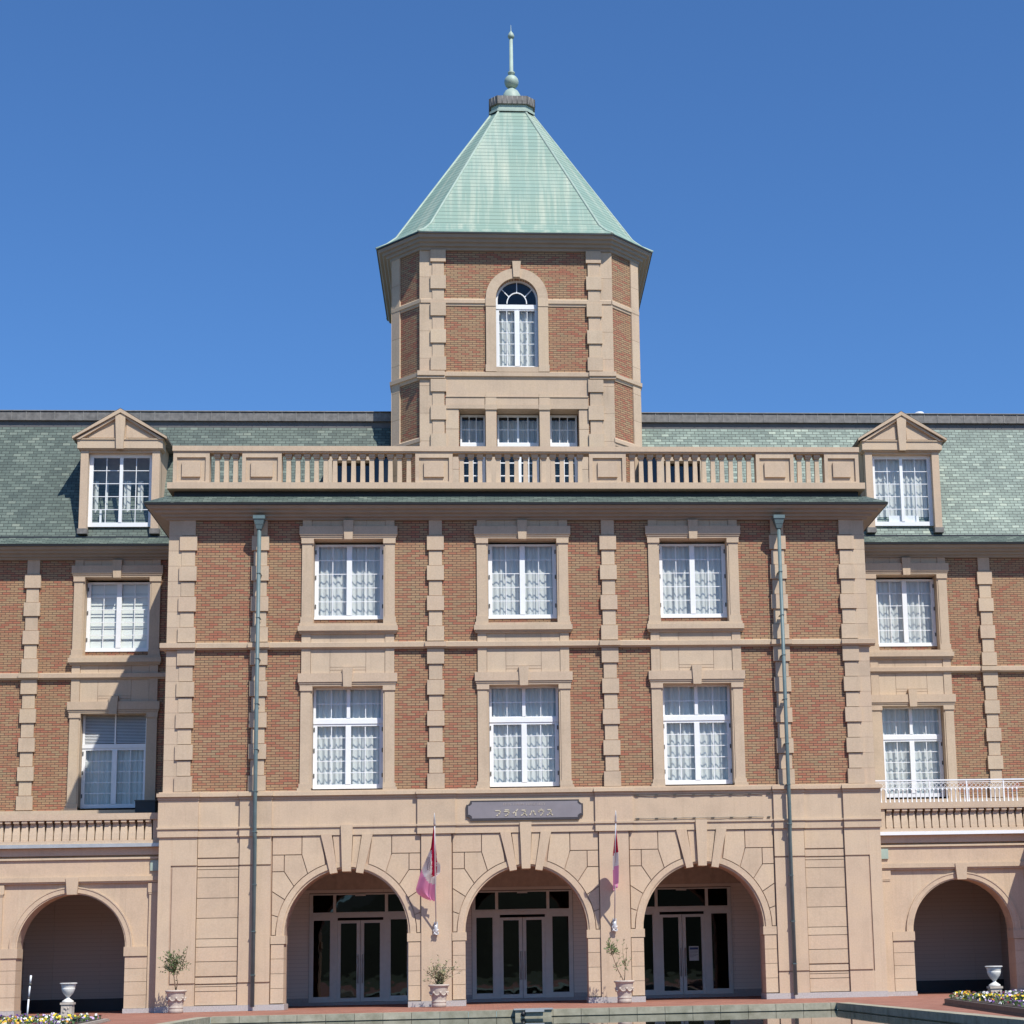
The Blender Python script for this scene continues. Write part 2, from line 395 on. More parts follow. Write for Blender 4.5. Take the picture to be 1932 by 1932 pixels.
while y > PY0:
    g.box(PX0 - .28, PX0 + .02, y - w + .01, y, -.135, .012); g.box(PX1 - .02, PX1 + .28, y - w + .01, y, -.135, .012); y -= w
g.box(PX0 - .25, PX0 - .012, PY0, PY1, -.6, -.138); g.box(PX1 + .012, PX1 + .25, PY0, PY1, -.6, -.138)
g.build("pool_rim", RIM, kind="structure")

g = MB(); rnd0 = random.Random(12); n_ = 72; ring = []
for k in range(n_ + 1):
    a = math.pi * (1.08 + .84 * k / n_); h = 24 + 10 * math.sin(k * .35) + 6 * math.sin(k * 1.1 + 1) + rnd0.uniform(-2, 2)
    ring.append(((230 * math.cos(a), 230 * math.sin(a), -1), (260 * math.cos(a), 260 * math.sin(a), h * .7), (330 * math.cos(a), 330 * math.sin(a), h)))
for p, q in zip(ring, ring[1:]):
    for j in (0, 1): g.face([p[j], q[j], q[j + 1], p[j + 1]], 0, True)
g.build("hills", plain("wooded_hill", (.030, .042, .018), .95, 0, .4, .15), kind="structure")

# ------------------------------------------------------------------ helpers for the facade
def pilaster(cx, y, name="pilaster", corner=0):
    b = MB()
    def blk(wide, z0, z1):
        h = .226 if wide else .176; d = .095 if wide else .056
        xx = cx if not corner else corner * 8.90
        b.box(xx - h, xx + h, y - d, y + .05, z0, z1)
    blk(False, 12.52, 12.96)
    z = 12.505
    for i in range(7): blk(i % 2 == 0, z - .41 + .004, z - .010); z -= .416
    z = 9.385
    for i in range(9): blk(i % 2 == 0, z - .41 + .004, z - .010 if i else z); z -= .4175
    if corner:
        z = 12.96; zs = [12.96, 12.51]
        while zs[-1] > 9.7: zs.append(zs[-1] - .416)
        zs = [q for q in zs if q > 9.7] + [9.57]
        for p, q in zip(zs, zs[1:]): b.box(corner * 9.06, corner * 9.42, y - .04, y + .3, q + .005, p - .006)
        zs = [9.39 - .4175 * k for k in range(10)]; zs[-1] = 5.62
        for p, q in zip(zs, zs[1:]): b.box(corner * 9.06, corner * 9.42, y - .04, y + .3, q + .004, p - .004)
        b.box(corner * 9.05, corner * 9.415, y - .036, y + .3, 5.6, 12.96, 1)
    else:
        b.box(cx - .17, cx + .17, y - .042, y + .05, 5.62, 12.9, 1)
    b.build(name, [STONE, STONED], BLD)

def surround(cx, y):
    """stone dressings of the two windows of one bay, upper floor and lower floor"""
    for up in (True, False):
        b = MB()
        L = 12.75 if up else 8.735
        b.box(cx - 1.305, cx + 1.305, y - .13, y + .05, L - .235, L)             # entablature
        b.box(cx - 1.285, cx + 1.285, y - .105, y + .05, L - .285, L - .24)
        b.box(cx - 1.265, cx + 1.265, y - .085, y + .05, L - .335, L - .29)
        b.box(cx - .935, cx + .935, y - .03, y + .42, L - .337, L - .20)
        kt = 12.91 if up else 8.885
        b.prism([(cx - .135, kt), (cx + .135, kt), (cx + .108, L - .37), (cx - .108, L - .37)], y - .17, y + .02)
        b2, t2 = (10.09, 12.41) if up else (5.63, 8.40)
        for s in (-1, 1):
            def bx(a, c, d, z0, z1): b.box(cx + s * a, cx + s * c, y - d, y + .42, z0, z1)
            bx(.925, 1.255, .085, t2 - .125, t2 + .003); bx(.93, 1.24, .065, t2 - .155, t2 - .127)
            bx(.975, 1.235, .055, b2 + .18, t2 - .157); bx(.935, .974, .035, b2 + .18, t2 - .157)
            bx(.93, 1.262, .075, b2 + .02, b2 + .178); 
            if up: bx(.93, 1.285, .09, b2 - .0, b2 + .018)
            else: bx(.93, 1.30, .095, b2 - .05, b2 + .07)
        if up:
            b.box(cx - 1.29, cx + 1.29, y - .10, y + .42, 10.015, 10.088)
            b.box(cx - 1.32, cx + 1.32, y - .165, y + .05, 9.88, 10.013)
            b.box(cx - 1.30, cx + 1.30, y - .125, y + .05, 9.845, 9.878); b.box(cx - 1.28, cx + 1.28, y - .095, y + .05, 9.81, 9.843)
            zz = [(9.56, 9.808), (12.752, 12.965)]
        else:
            zz = [(8.735, 9.40)]
        for z0, z1 in zz:
            for s in (-1, 1): b.box(cx + s * .985, cx + s * 1.225, y - .06, y + .05, z0, z1)
            for xa, xb in ((-.975, -.478), (-.468, .468), (.478, .975)):
                if z1 - z0 > .5 and xa == -.468:
                    b.box(cx + xa, cx + xb, y - .035, y + .05, z0 + .18, z1); b.box(cx + xa, cx + xb, y - .035, y + .05, z0, z0 + .088); b.box(cx + xa, cx + xb, y - .035, y + .05, z0 + .098, z0 + .17)
                else: b.box(cx + xa, cx + xb, y - .035, y + .05, z0, z1)
            b.box(cx - 1.0, cx + 1.0, y - .018, y + .05, z0, z1, 1)
        b.build("window_surround", [STONE, STONED], BLD)

def curtain_mesh(b, xa, xb, y, z0, z1, seed, amp=.022):
    rnd = random.Random(seed); n = 56; ph = rnd.random() * 6; v = []; fs = []
    nz = 4
    ks = [rnd.uniform(36, 46), rnd.uniform(17, 23), rnd.uniform(70, 85)]
    for j in range(nz + 1):
        for i in range(n + 1):
            xx = xa + (xb - xa) * i / n
            yy = y + amp * (math.sin(ks[0] * xx + ph + .07 * j) + .55 * math.sin(ks[1] * xx + 2 * ph) + .25 * math.sin(ks[2] * xx))
            v.append((xx, yy, z0 + (z1 - z0) * j / nz))
    for j in range(nz):
        for i in range(n): fs.append((j * (n + 1) + i, j * (n + 1) + i + 1, (j + 1) * (n + 1) + i + 1, (j + 1) * (n + 1) + i))
    b.mesh(v, fs, 0, True)

def casement(b, cx, y, xo, z0, z1, rows, mull=.07, fw=.105, cols=2, bot=None, top=.055, bar=.0095, mid=True):
    """white frame with two leaves; returns glass rectangles"""
    bot = bot if bot is not None else .11
    b.box(cx - xo, cx - xo + fw, y, y + .07, z0, z1); b.box(cx + xo - fw, cx + xo, y, y + .07, z0, z1)
    b.box(cx - xo + fw, cx + xo - fw, y, y + .07, z0, z0 + bot); b.box(cx - xo + fw, cx + xo - fw, y, y + .07, z1 - top, z1)
    if mid:
        b.box(cx - mull, cx + mull, y - .012, y + .07, z0 + bot, z1 - top)
        spans = ((cx - xo + fw, cx - mull), (cx + mull, cx + xo - fw))
    else: spans = ((cx - xo + fw, cx + xo - fw),)
    for xa, xb in spans:
        for k in range(1, rows):
            z = z0 + bot + (z1 - top - z0 - bot) * k / rows; b.box(xa, xb, y + .016, y + .034, z - bar, z + bar)
        for k in range(1, cols):
            xx = xa + (xb - xa) * k / cols; b.box(xx - bar, xx + bar, y + .014, y + .036, z0 + bot, z1 - top)
def pane(par, rects, y, m=None):
    b = MB()
    for xa, xb, z0, z1 in rects: b.face([(xa, y, z0), (xb, y, z0), (xb, y, z1), (xa, y, z1)])
    b.build("glass", m or GLASS, par)
def hinges(par, cx, y, xo, zs):
    for s in (-1, 1):
        for z in zs:
            b = MB(); b.box(cx + s * (xo - .018), cx + s * (xo + .012), y - .018, y + .002, z - .055, z + .055); b.build("hinge", HINGE, par)

def window_upper(cx, y, seed, kind="curtain"):
    b = MB(); yf = y + .27
    casement(b, cx, yf, .925, 10.265, 12.335, 5)
    b.box(cx - .93, cx + .93, yf - .02, yf + .05, 10.262, 10.31)
    w_ = b.build("window", WHITE, BLD)
    pane(w_, [(cx - .85, cx + .85, 10.3, 12.3)], yf + .03)
    hinges(w_, cx, yf, .90, (10.62, 11.42, 12.12))
    c = MB()
    if kind == "curtain":
        curtain_mesh(c, cx - .90, cx - .015, yf + .17, 10.28, 12.36, seed); curtain_mesh(c, cx + .015, cx + .90, yf + .17, 10.28, 12.36, seed + 50)
        c.build("curtain", CURT, w_)
    else:
        for k in range(6):
            z0 = 10.28 + k * .345; c.face([(cx - .9, yf + .10, z0), (cx + .9, yf + .10, z0), (cx + .9, yf + .125, z0 + .345), (cx - .9, yf + .125, z0 + .345)])
        c.build("roman_blind", BLIND, w_)

def window_lower(cx, y, seed, louvre=False):
    b = MB(); yf = y + .27
    casement(b, cx, yf, .925, 5.70, 7.425, 5, bot=.115)
    b.box(cx - .925, cx + .925, yf - .02, yf + .07, 7.428, 7.552)
    if not louvre: casement(b, cx, yf, .925, 7.555, 8.405, 2, mull=.045, fw=.065, bot=.03, top=.05)
    else:
        b.box(cx - .925, cx - .86, yf, yf + .07, 7.555, 8.405); b.box(cx + .86, cx + .925, yf, yf + .07, 7.555, 8.405); b.box(cx - .02, cx + .02, yf - .01, yf + .06, 7.555, 8.405)
        for k in range(19):
            z = 7.58 + k * .043; b.face([(cx - .86, yf + .005, z), (cx + .86, yf + .005, z), (cx + .86, yf + .05, z + .036), (cx - .86, yf + .05, z + .036)])
    w_ = b.build("window", WHITE, BLD)
    pane(w_, [(cx - .85, cx + .85, 5.78, 7.40)] + ([(cx - .87, cx + .87, 7.57, 8.37)] if not louvre else []), yf + .03)
    hinges(w_, cx, yf, .90, (6.05, 6.72, 7.28))
    c = MB()
    top = 8.40 if not louvre else 7.45
    curtain_mesh(c, cx - .90, cx - .015, yf + .17, 5.72, top, seed, .027); curtain_mesh(c, cx + .015, cx + .90, yf + .17, 5.72, top, seed + 50, .027)
    c.build("curtain", CURT, w_)
    if louvre:
        d = MB(); d.face([(cx - .86, yf + .11, 7.55), (cx + .86, yf + .11, 7.55), (cx + .86, yf + .11, 8.4), (cx - .86, yf + .11, 8.4)]); d.build("louvre_backing", DARK, w_)

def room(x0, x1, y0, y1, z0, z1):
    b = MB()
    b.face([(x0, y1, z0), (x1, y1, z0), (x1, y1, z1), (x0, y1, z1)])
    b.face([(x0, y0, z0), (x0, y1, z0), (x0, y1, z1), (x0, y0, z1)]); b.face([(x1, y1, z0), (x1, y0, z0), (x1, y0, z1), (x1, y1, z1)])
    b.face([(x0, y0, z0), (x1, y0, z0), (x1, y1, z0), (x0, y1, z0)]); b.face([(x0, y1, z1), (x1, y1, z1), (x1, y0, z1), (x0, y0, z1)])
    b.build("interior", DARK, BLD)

WX = (-4.66, 0.01, 4.67)
# ------------------------------------------------------------------ central block, upper two floors
b = MB(); hs = []
for cx in WX:
    hs += [(cx - 1.0, cx + 1.0, 10.05, 12.5), (cx - 1.0, cx + 1.0, 5.62, 8.5)]
holes_wall(b, -9.41, 9.41, 5.5, 13.3, 0, hs)
for s in (-1, 1):
    q = [(s * 9.41, 0, 0), (s * 9.41, 8, 0), (s * 9.41, 8, 13.3), (s * 9.41, 0, 13.3)]
    b.face(q if s > 0 else q[::-1])
for cx in WX: b.face([(cx - .93, .28, 10.03), (cx + .93, .28, 10.03), (cx + .93, .28, 10.27), (cx - .93, .28, 10.27)])
b.build("brick_wall", BRICK, BLD)
for s in (-1, 1):
    pilaster(0, 0, corner=s)
    for cx in (2.335, 7.0): pilaster(s * cx, 0)
for i, cx in enumerate(WX):
    surround(cx, 0); window_upper(cx, 0, 10 + i); window_lower(cx, 0, 20 + i)
for z0, z1 in ((5.55, 9.35), (9.40, 12.9)): room(-9.3, 9.3, .40, 4.0, z0, z1)
# string course between the floors
def string_course(x0, x1, y, breaks, r0=False, r1=False):
    b = MB()
    P = [(.03, 9.39), (.06, 9.395), (.07, 9.43), (.128, 9.437), (.132, 9.56), (.06, 9.575), (0, 9.60)]
    profile_run(b, P, x0, x1, y, r0, r1)
    for c, h in breaks:
        PP = [(o + .06, z) for o, z in P]; PP[-1] = (0.0, 9.60)
        lo, hi = c - h, c + h
        for (o0, z0), (o1, z1) in zip(PP, PP[1:]): b.face([(lo, y - o0, z0), (hi, y - o0, z0), (hi, y - o1, z1), (lo, y - o1, z1)])
        for xx in (lo, hi): b.face([(xx, y, 9.39)] + [(xx, y - o, z) for o, z in PP])
        b.face([(lo, y, 9.39), (hi, y, 9.39), (hi, y - .12, 9.39), (lo, y - .12, 9.39)])
    b.face([(x0, y, 9.39), (x1, y, 9.39), (x1, y - .05, 9.39), (x0, y - .05, 9.39)])
    b.build("string_course", STONE, BLD)
string_course(-9.42, 9.42, 0, [(-9.11, .46), (9.11, .46), (-7, .28), (7, .28), (-2.335, .28), (2.335, .28)], True, True)
# main cornice, gutter and slate skirt
CP = [(0, 12.93), (.09, 12.935), (.12, 12.985), (.21, 13.0), (.235, 13.06), (.35, 13.075), (.38, 13.135), (.48, 13.15), (.53, 13.215), (.55, 13.22)]
GP = [(.545, 13.222), (.59, 13.225), (.60, 13.27), (.585, 13.275)]
def cornice(x0, x1, y, r0, r1, yb):
    b = MB(); profile_run(b, CP, x0, x1, y, r0, r1, 0, yb); b.build("cornice", CORN, BLD)
    b = MB(); profile_run(b, GP, x0, x1, y, r0, r1, 0, yb); b.build("gutter", GUTT, BLD)
    b = MB(); profile_run(b, [(.60, 13.278), (.60, 13.292), (.10, 13.585)], x0, x1, y, r0, r1, 0, yb); b.build("slate_skirt", SLATE, BLD)
cornice(-9.41, 9.41, 0, True, True, 4.1)
b = MB(); b.box(-9.33, 9.33, .02, 4.6, 13.30, 13.75); b.build("parapet_base", GUTT, BLD)  # dark flashing; the shade under the balustrade is put into its near-black colour
b = MB(); b.face([(-9.3, 0, 13.755), (9.3, 0, 13.755), (9.3, 6, 13.755), (-9.3, 6, 13.755)]); b.build("terrace_floor", LEADL, BLD)
# balustrade
b = MB(); yb0, yb1 = -.17, .17
b.box(-9.47, 9.47, -.27, .27, 13.757, 13.93); b.box(-9.36, 9.36, -.21, .21, 14.825, 14.965); b.box(-9.34, 9.34, -.18, .18, 14.785, 14.823)
for s in (-1, 1):
    b.box(s * 9.47, s * 9.0, .275, 4.4, 13.757, 13.93); b.box(s * 9.36, s * 9.02, .215, 4.4, 14.825, 14.965)
BAL = b.build("balustrade", STONE, BLD)
for xa, xb in ((-9.34, -8.38), (-7.51, -6.46), (-2.87, -1.86), (1.86, 2.87), (6.47, 7.52), (8.38, 9.34)):
    b = MB(); fr = yb0; d = .10
    b.box(xa, xa + d, fr, yb1, 13.932, 14.783); b.box(xb - d, xb, fr, yb1, 13.932, 14.783)
    b.box(xa + d, xb - d, fr, yb1, 13.932, 13.985); b.box(xa + d, xb - d, fr, yb1, 14.655, 14.783)
    b.box(xa + d, xb - d, fr + .05, yb1, 13.985, 14.655); b.box(xa + .235, xb - .235, fr - .005, fr + .06, 14.115, 14.535)
    b.build("post", STONE, BAL)
bx_ = []
for s in (-1, 1):
    bx_ += [s * q for q in (7.70, 7.945, 8.19)] + [s * (3.05 + .2487 * k) for k in range(14)]
bx_ += [-1.616 + .2487 * k for k in range(14)]
for xx in bx_:
    b = MB(); h, t = .056, .064
    b.box(xx - .088, xx + .088, -.115, .115, 14.70, 14.783); b.box(xx - .075, xx + .075, -.10, .10, 14.665, 14.698)
    v = [(xx + sx * w_, sy * w_, z) for w_, z in ((t, 13.932), (h, 14.663)) for sy in (-1, 1) for sx in (-1, 1)]
    b.mesh(v, [(0, 1, 5, 4), (1, 3, 7, 5), (3, 2, 6, 7), (2, 0, 4, 6)])
    b.build("baluster", STONE, BAL)
# downpipes
for s, lab in ((-1, None), (1, None)):
    X = s * 7.0
    b = MB(); b.tube([(X, -.36, 12.72), (X, -.36, 4.50), (X, -.27, 4.36), (X, -.27, .10)], .052, 10)
    for z in (11.4, 10.2, 9.1, 7.9, 6.7, 5.6, 4.55, 3.2, 2.0, .9): b.box(X - .056, X + .056, (-.418 if z > 4.4 else -.328), -.10, z - .008, z + .008)
    p = b.build("downpipe", PIPE, BLD)
    b = MB()
    for z0, z1, h0, h1 in ((12.60, 12.72, .065, .10), (12.722, 12.86, .105, .14), (12.862, 12.955, .155, .155)):
        v = [(X + sx * (h0 if k == 0 else h1), -.36 + sy * (h0 if k == 0 else h1), (z0, z1)[k]) for k in (0, 1) for sy in (-1, 1) for sx in (-1, 1)]
        b.mesh(v, [(0, 2, 3, 1), (4, 5, 7, 6), (0, 1, 5, 4), (2, 6, 7, 3), (0, 4, 6, 2), (1, 3, 7, 5)])
    b.build("hopper", PIPE, p)

# ------------------------------------------------------------------ central block, arcaded ground floor
AX = (-4.65, 0.01, 4.66); ASP, ARISE, AH = 1.88, 1.70, 1.60
b = MB(); yw = -.05
for i, cx in enumerate(AX):
    x0, x1 = (cx - 2.33, cx + 2.33) if i == 1 else ((cx - 2.33, -2.32) if i == 0 else (2.34, cx + 2.33))
    arch_wall(b, x0, x1, 4.5, yw, cx, AH, ASP, ARISE, .75)
for s in (-1, 1):
    xa, xb = sorted((s * 9.44, s * 6.98))
    b.face([(xa, yw, 0), (xb, yw, 0), (xb, yw, 4.5), (xa, yw, 4.5)])
    q = [(s * 9.44, yw, 0), (s * 9.44, 5, 0), (s * 9.44, 5, 5.5), (s * 9.44, yw, 5.5)]; b.face(q if s > 0 else q[::-1])
b.face([(-9.44, yw, 4.5), (9.44, yw, 4.5), (9.44, yw, 5.55), (-9.44, yw, 5.55)])
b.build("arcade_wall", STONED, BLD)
# arcade masonry: slabs with open joints
gp = .0115; ys = -.095
def ell(z, a=1.81, bb=1.90): return -a * math.sqrt(max(0, 1 - ((z - ASP) / bb) ** 2))
def arc(z0, z1, n=4): return [(ell(z0 + (z1 - z0) * k / n), z0 + (z1 - z0) * k / n) for k in range(n + 1)]
vo = [[(-1.92, 3.955), (-1.16, 3.955), (-1.16, 4.445), (-1.92, 4.445)], [(-1.92, 3.525), (-1.61, 3.525), (-1.61, 3.955), (-1.92, 3.955)],
      [(-1.16, 4.445), (-1.16, 3.955)] + arc(3.46, 3.69) + [(-.65, 4.445)],
      [(-1.61, 3.955), (-1.61, 3.525)] + arc(3.14, 3.46) + [(-1.16, 3.955)],
      [(-1.92, 3.525), (-1.92, 3.02)] + arc(2.80, 3.14) + [(-1.61, 3.525)],
      [(-1.92, 3.02), (-1.92, 2.42)] + arc(2.36, 2.80) , [(-1.92, 2.42), (-1.92, 1.895)] + arc(1.895, 2.36)]
for cx in AX:
    for s in (1, -1):
        b = MB()
        for p in vo: b.prism(shrink([(cx + s * x, z) for x, z in p], gp), ys, yw + .01)
        b.build("spandrel", STONE2, BLD); b = MB()
        for z0, z1 in ((1.30, 1.655), (.925, 1.29), (.552, .915), (.175, .542)):
            b.box(cx + s * 1.595, cx + s * 1.92, ys - .010, yw + .5, z0, z1)
        b.box(cx + s * 1.565, cx + s * 1.935, ys - .025, yw + .5, 1.672, 1.885)
        b.build("arch_pier", STONE2, BLD)
for s in (-1, 1):
    b = MB()
    # recessed course column between corner and pilaster, with the incised frame
    zc = [.16, .51, .63, .70, .89, 1.26, 1.63, 1.84, 2.365, 2.875, 3.40, 3.61, 3.70, 3.91, 4.47]
    for z0, z1 in zip(zc, zc[1:]):
        big = .028 if abs(z0 - .70) < .01 or abs(z1 - .70) < .01 or abs(z1 - 3.70) < .01 or abs(z0 - 3.70) < .01 else .008
        b.box(s * 7.42, s * 8.475, ys - .0, yw + .02, z0 + .008, z1 - big)
    b.build("wall_panel", STONE2, BLD); b = MB()
    # corner pier and pilaster behind the pipe, framed by the incised line
    for xa, xb in ((8.49, 9.105), (9.15, 9.46)):
        if xa < 9: 
            for z0, z1 in ((.15, .68), (.725, 3.675), (3.72, 4.47)): b.box(s * xa, s * xb, ys - .06, yw + .02, z0, z1)
        else: b.box(s * xa, s * xb, ys - .06, yw + .35, .15, 4.47)
    b.box(s * 9.105, s * 9.15, ys - .059, yw + .02, .15, .68); b.box(s * 9.105, s * 9.15, ys - .059, yw + .02, 3.72, 4.47)
    b.box(s * 8.495, s * 9.2, ys - .03, yw + .02, .15, 4.46, 1)
    b.build("corner_pier", [STONE2, STONED], BLD); b = MB()
    for z0, z1 in ((.15, .68), (.725, 3.675), (3.72, 4.47)): b.box(s * 6.60, s * 7.40, ys - .06, yw + .02, z0, z1)
    b.box(s * 6.61, s * 7.39, ys - .03, yw + .02, .15, 4.46, 1)
    b.build("pier", [STONE2, STONED], BLD); b = MB()
    b.box(s * 1.94, s * 2.72, ys - .06, yw + .02, .15, 4.475)
    b.build("pier", STONE2, BLD)
segs = [(-9.47, -6.21)] + [(-3.06, -1.575), (1.595, 3.075)] + [(6.245, 9.47)]
for xa, xb in segs:
    b = MB(); b.box(xa, xb, ys - .075, yw + .8, 0.002, .148); b.build("plinth", GRAN, BLD)
for cx in AX:
    b = MB()
    arch_band(b, cx, AH + .045, ARISE + .045, 1.80, 1.89, ASP, ys - .008, yw + .2)
    arch_band(b, cx, AH - .005, ARISE - .005, AH + .045, ARISE + .045, ASP, ys + .03, yw + .2)
    for s in (1, -1):
        b.prism([(cx + s * .675, 4.475), (cx + s * .395, 4.475), (cx + s * .24, 3.475), (cx + s * .425, 3.445)], ys - .055, yw + .3)
        b.prism([(cx + s * .365, 4.44), (cx + s * .16, 4.44), (cx + s * .125, 3.74), (cx + s * .275, 3.73)], ys - .01, yw + .1)
    b.prism([(cx - .155, 4.715), (cx + .155, 4.715), (cx + .112, 3.50), (cx - .112, 3.50)], ys - .105, yw + .3)
    b.build("arch", STONE2, BLD)
# frieze and cornice over the arcade
def run_box(b, z0, z1, d, segs_, base=0.05, m=0):
    for xa, xb, extra in segs_: b.box(xa, xb, -(d + extra), base, z0, z1, m)
PB = [(-9.5, -8.47, .07), (-7.41, -6.59, .07), (-2.82, -1.83, .07), (1.85, 2.84, .07), (6.61, 7.43, .07), (8.49, 9.5, .07)]
cuts = sorted([(-9.44, 9.44, 0)] + PB)
fl = []; xprev = -9.47
for xa, xb, e in PB:
    if xa > xprev: fl.append((xprev, xa, 0))
    fl.append((xa, xb, e)); xprev = xb
b = MB()
def fr_(z0, z1, d, grow=0):
    for xa, xb, e in fl:
        g_ = grow if e else -grow
        if not e: g_ = -grow
        b.box(xa - (grow if e else 0), xb + (grow if e else 0), -(d + e), .04, z0, z1)
fr_(4.45, 4.65, .133); fr_(4.652, 4.70, .168, .02); fr_(4.702, 5.41, .115); fr_(5.412, 5.485, .14, .015); fr_(5.487, 5.58, .205, .035)
b.build("base_cornice", STONE2, BLD)
b = MB(); b.prism([(-9.5, 5.582), (9.5, 5.582), (9.5, 5.625), (-9.5, 5.625)], -.14, .3); b.build("base_weathering", STONE2, BLD)
# arcade passage
b = MB(); YD = 5.05
hsd = [(cx - 1.47, cx + 1.47, .0, 3.18) for cx in AX]
holes_wall(b, -9.3, 9.3, .0, 3.28, YD, hsd, 0)
b.face([(-9.3, YD - .02, 3.282), (9.3, YD - .02, 3.282), (9.3, YD - .02, 4.2), (-9.3, YD - .02, 4.2)], 1)
b.face([(-9.3, .70, 4.1), (-9.3, YD, 4.1), (9.3, YD, 4.1), (9.3, .70, 4.1)], 1)
for s in (-1, 1): 
    q = [(s * 8.6, .7, 0), (s * 8.6, YD, 0), (s * 8.6, YD, 4.1), (s * 8.6, .7, 4.1)]; b.face(q if s < 0 else q[::-1], 0)
x = -8.5
while x < 8.6:
    b.box(x, x + .06, YD - .05, YD - .021, 3.3, 4.09, 1); x += .78
b.build("passage_lining", [SIDE, SOFF], BLD)
b = MB()
for xa, xb in ((-8.6, AX[0] - 1.47), (AX[0] + 1.47, AX[1] - 1.47), (AX[1] + 1.47, AX[2] - 1.47), (AX[2] + 1.47, 8.6)):
    b = MB(); b.box(xa, xb, YD - .03, YD + .02, .002, .21); b.build("skirting", GRAN, BLD)
room(-9.2, 9.2, YD + .1, 9.5, .06, 3.9)
b = MB(); b.box(-8.5, 8.5, YD - .35, YD + .2, .003, .085); b.build("door_step", GRAN, BLD)
def entrance(cx):
    b = MB(); y = YD
    def bx(xa, xb, z0, z1, dy=0): b.box(cx + xa, cx + xb, y - .05 + dy, y + .04, z0, z1)
    for s in (-1, 1):
        bx(s * 1.36, s * 1.46, .087, 3.16); bx(s * .655, s * .835, .087, 2.62, -.02); bx(s * .70, s * .785, 2.622, 3.12)
    bx(-1.36, 1.36, 3.12, 3.16); bx(-1.36, 1.36, 2.585, 2.625); bx(-1.36, 1.36, 2.47, 2.583, -.031) 
    for s in (-1, 1):
        bx(s * .836, s * 1.36, .087, .24); bx(s * .836, s * 1.36, 2.40, 2.469)
        bx(s * .836, s * .865, .24, 2.40); bx(s * 1.335, s * 1.36, .24, 2.40)
    bx(-.15, .15, 3.085, 3.13, -.04)
    d = b.build("entrance_frame", GREYP, BLD)
    pane(d, [(cx - 1.36, cx - .70, .2, 3.13), (cx + .70, cx + 1.36, .2, 3.13), (cx - .70, cx + .70, 2.6, 3.13)], y + .0, DGLASS)
    for s in (-1, 1):
        b = MB()
        bx2 = lambda xa, xb, z0, z1: b.box(cx + s * xa, cx + s * xb, y - .045, y + .03, z0, z1)
        bx2(.006, .105, .09, 2.39); bx2(.56, .653, .09, 2.39); bx2(.105, .56, .09, .20); bx2(.105, .56, 2.31, 2.39)
        lf = b.build("door_leaf", GREYP, d)
        pane_b = MB(); pane_b.face([(cx + s * .10, y, .19), (cx + s * .57, y, .19), (cx + s * .57, y, 2.32), (cx + s * .10, y, 2.32)][::s]); pane_b.build("door_glass", DGLASS, d)
        b = MB(); b.tube([(cx + s * .062, y - .05, .62), (cx + s * .062, y - .11, .62), (cx + s * .062, y - .11, 1.41), (cx + s * .062, y - .05, 1.41)], .017, 6); b.build("door_handle", METAL, d)
for cx in AX: entrance(cx + .0)

# ------------------------------------------------------------------ tower
TY, TF, TO = 4.32, 2.90, 3.78; TC = TY + TO
def octo(o=0, k=.09, f=None, h=None):
    H = (TO + o) if h is None else h; Q = (TF + k * o) if f is None else f
    return [(-Q, TC - H), (Q, TC - H), (H, TC - Q), (H, TC + Q), (Q, TC + H), (-Q, TC + H), (-H, TC + Q), (-H, TC - Q)]
TX = .02
def oc(*a, **k): return [(x + TX, y) for x, y in octo(*a, **k)]
b = MB(); P = oc()
hs = [(-.62 + .035, .65 + .035, 18.80, 20.9)]
xa, xb = P[0][0], P[1][0]
# front face with the arched opening and the three-light opening below
acx = .035; aw = .64
arch_wall(b, xa, xb, 22.7, TY, acx, aw, 21.05, .64, .30, 0, 18.80)
b.face([(acx - aw, TY, 18.80), (acx + aw, TY, 18.80), (acx + aw, TY + .3, 18.80), (acx - aw, TY + .3, 18.80)])
lo = [(-1.73, -.94), (-.61, .68), (.99, 1.85)]
holes_wall(b, xa, xb, 13.7, 18.80, TY, [(l[0], l[1], 13.7, 17.53) for l in lo])
for k in range(1, 8):
    p, q = P[k], P[(k + 1) % 8]
    b.face([(p[0], p[1], 13.5), (q[0], q[1], 13.5), (q[0], q[1], 22.75), (p[0], p[1], 22.75)])
b.build("tower_brick_wall", BRICK, BLD)
def tower_strip(b, face, a, c, z0, z1, d, m=0, din=.05):
    """box on octagon face, from arc length a to c, standing d proud"""
    p = Vector((*P[face], 0)); q = Vector((*P[(face + 1) % 8], 0)); t = (q - p).normalized(); n = Vector((t.y, -t.x, 0))
    e = [p + t * a + n * d, p + t * c + n * d, p + t * c - n * din, p + t * a - n * din]
    b.vprism([(v.x, v.y) for v in e], z0, z1, m)
L8 = [(Vector(P[(k + 1) % 8]) - Vector(P[k])).length for k in range(8)]
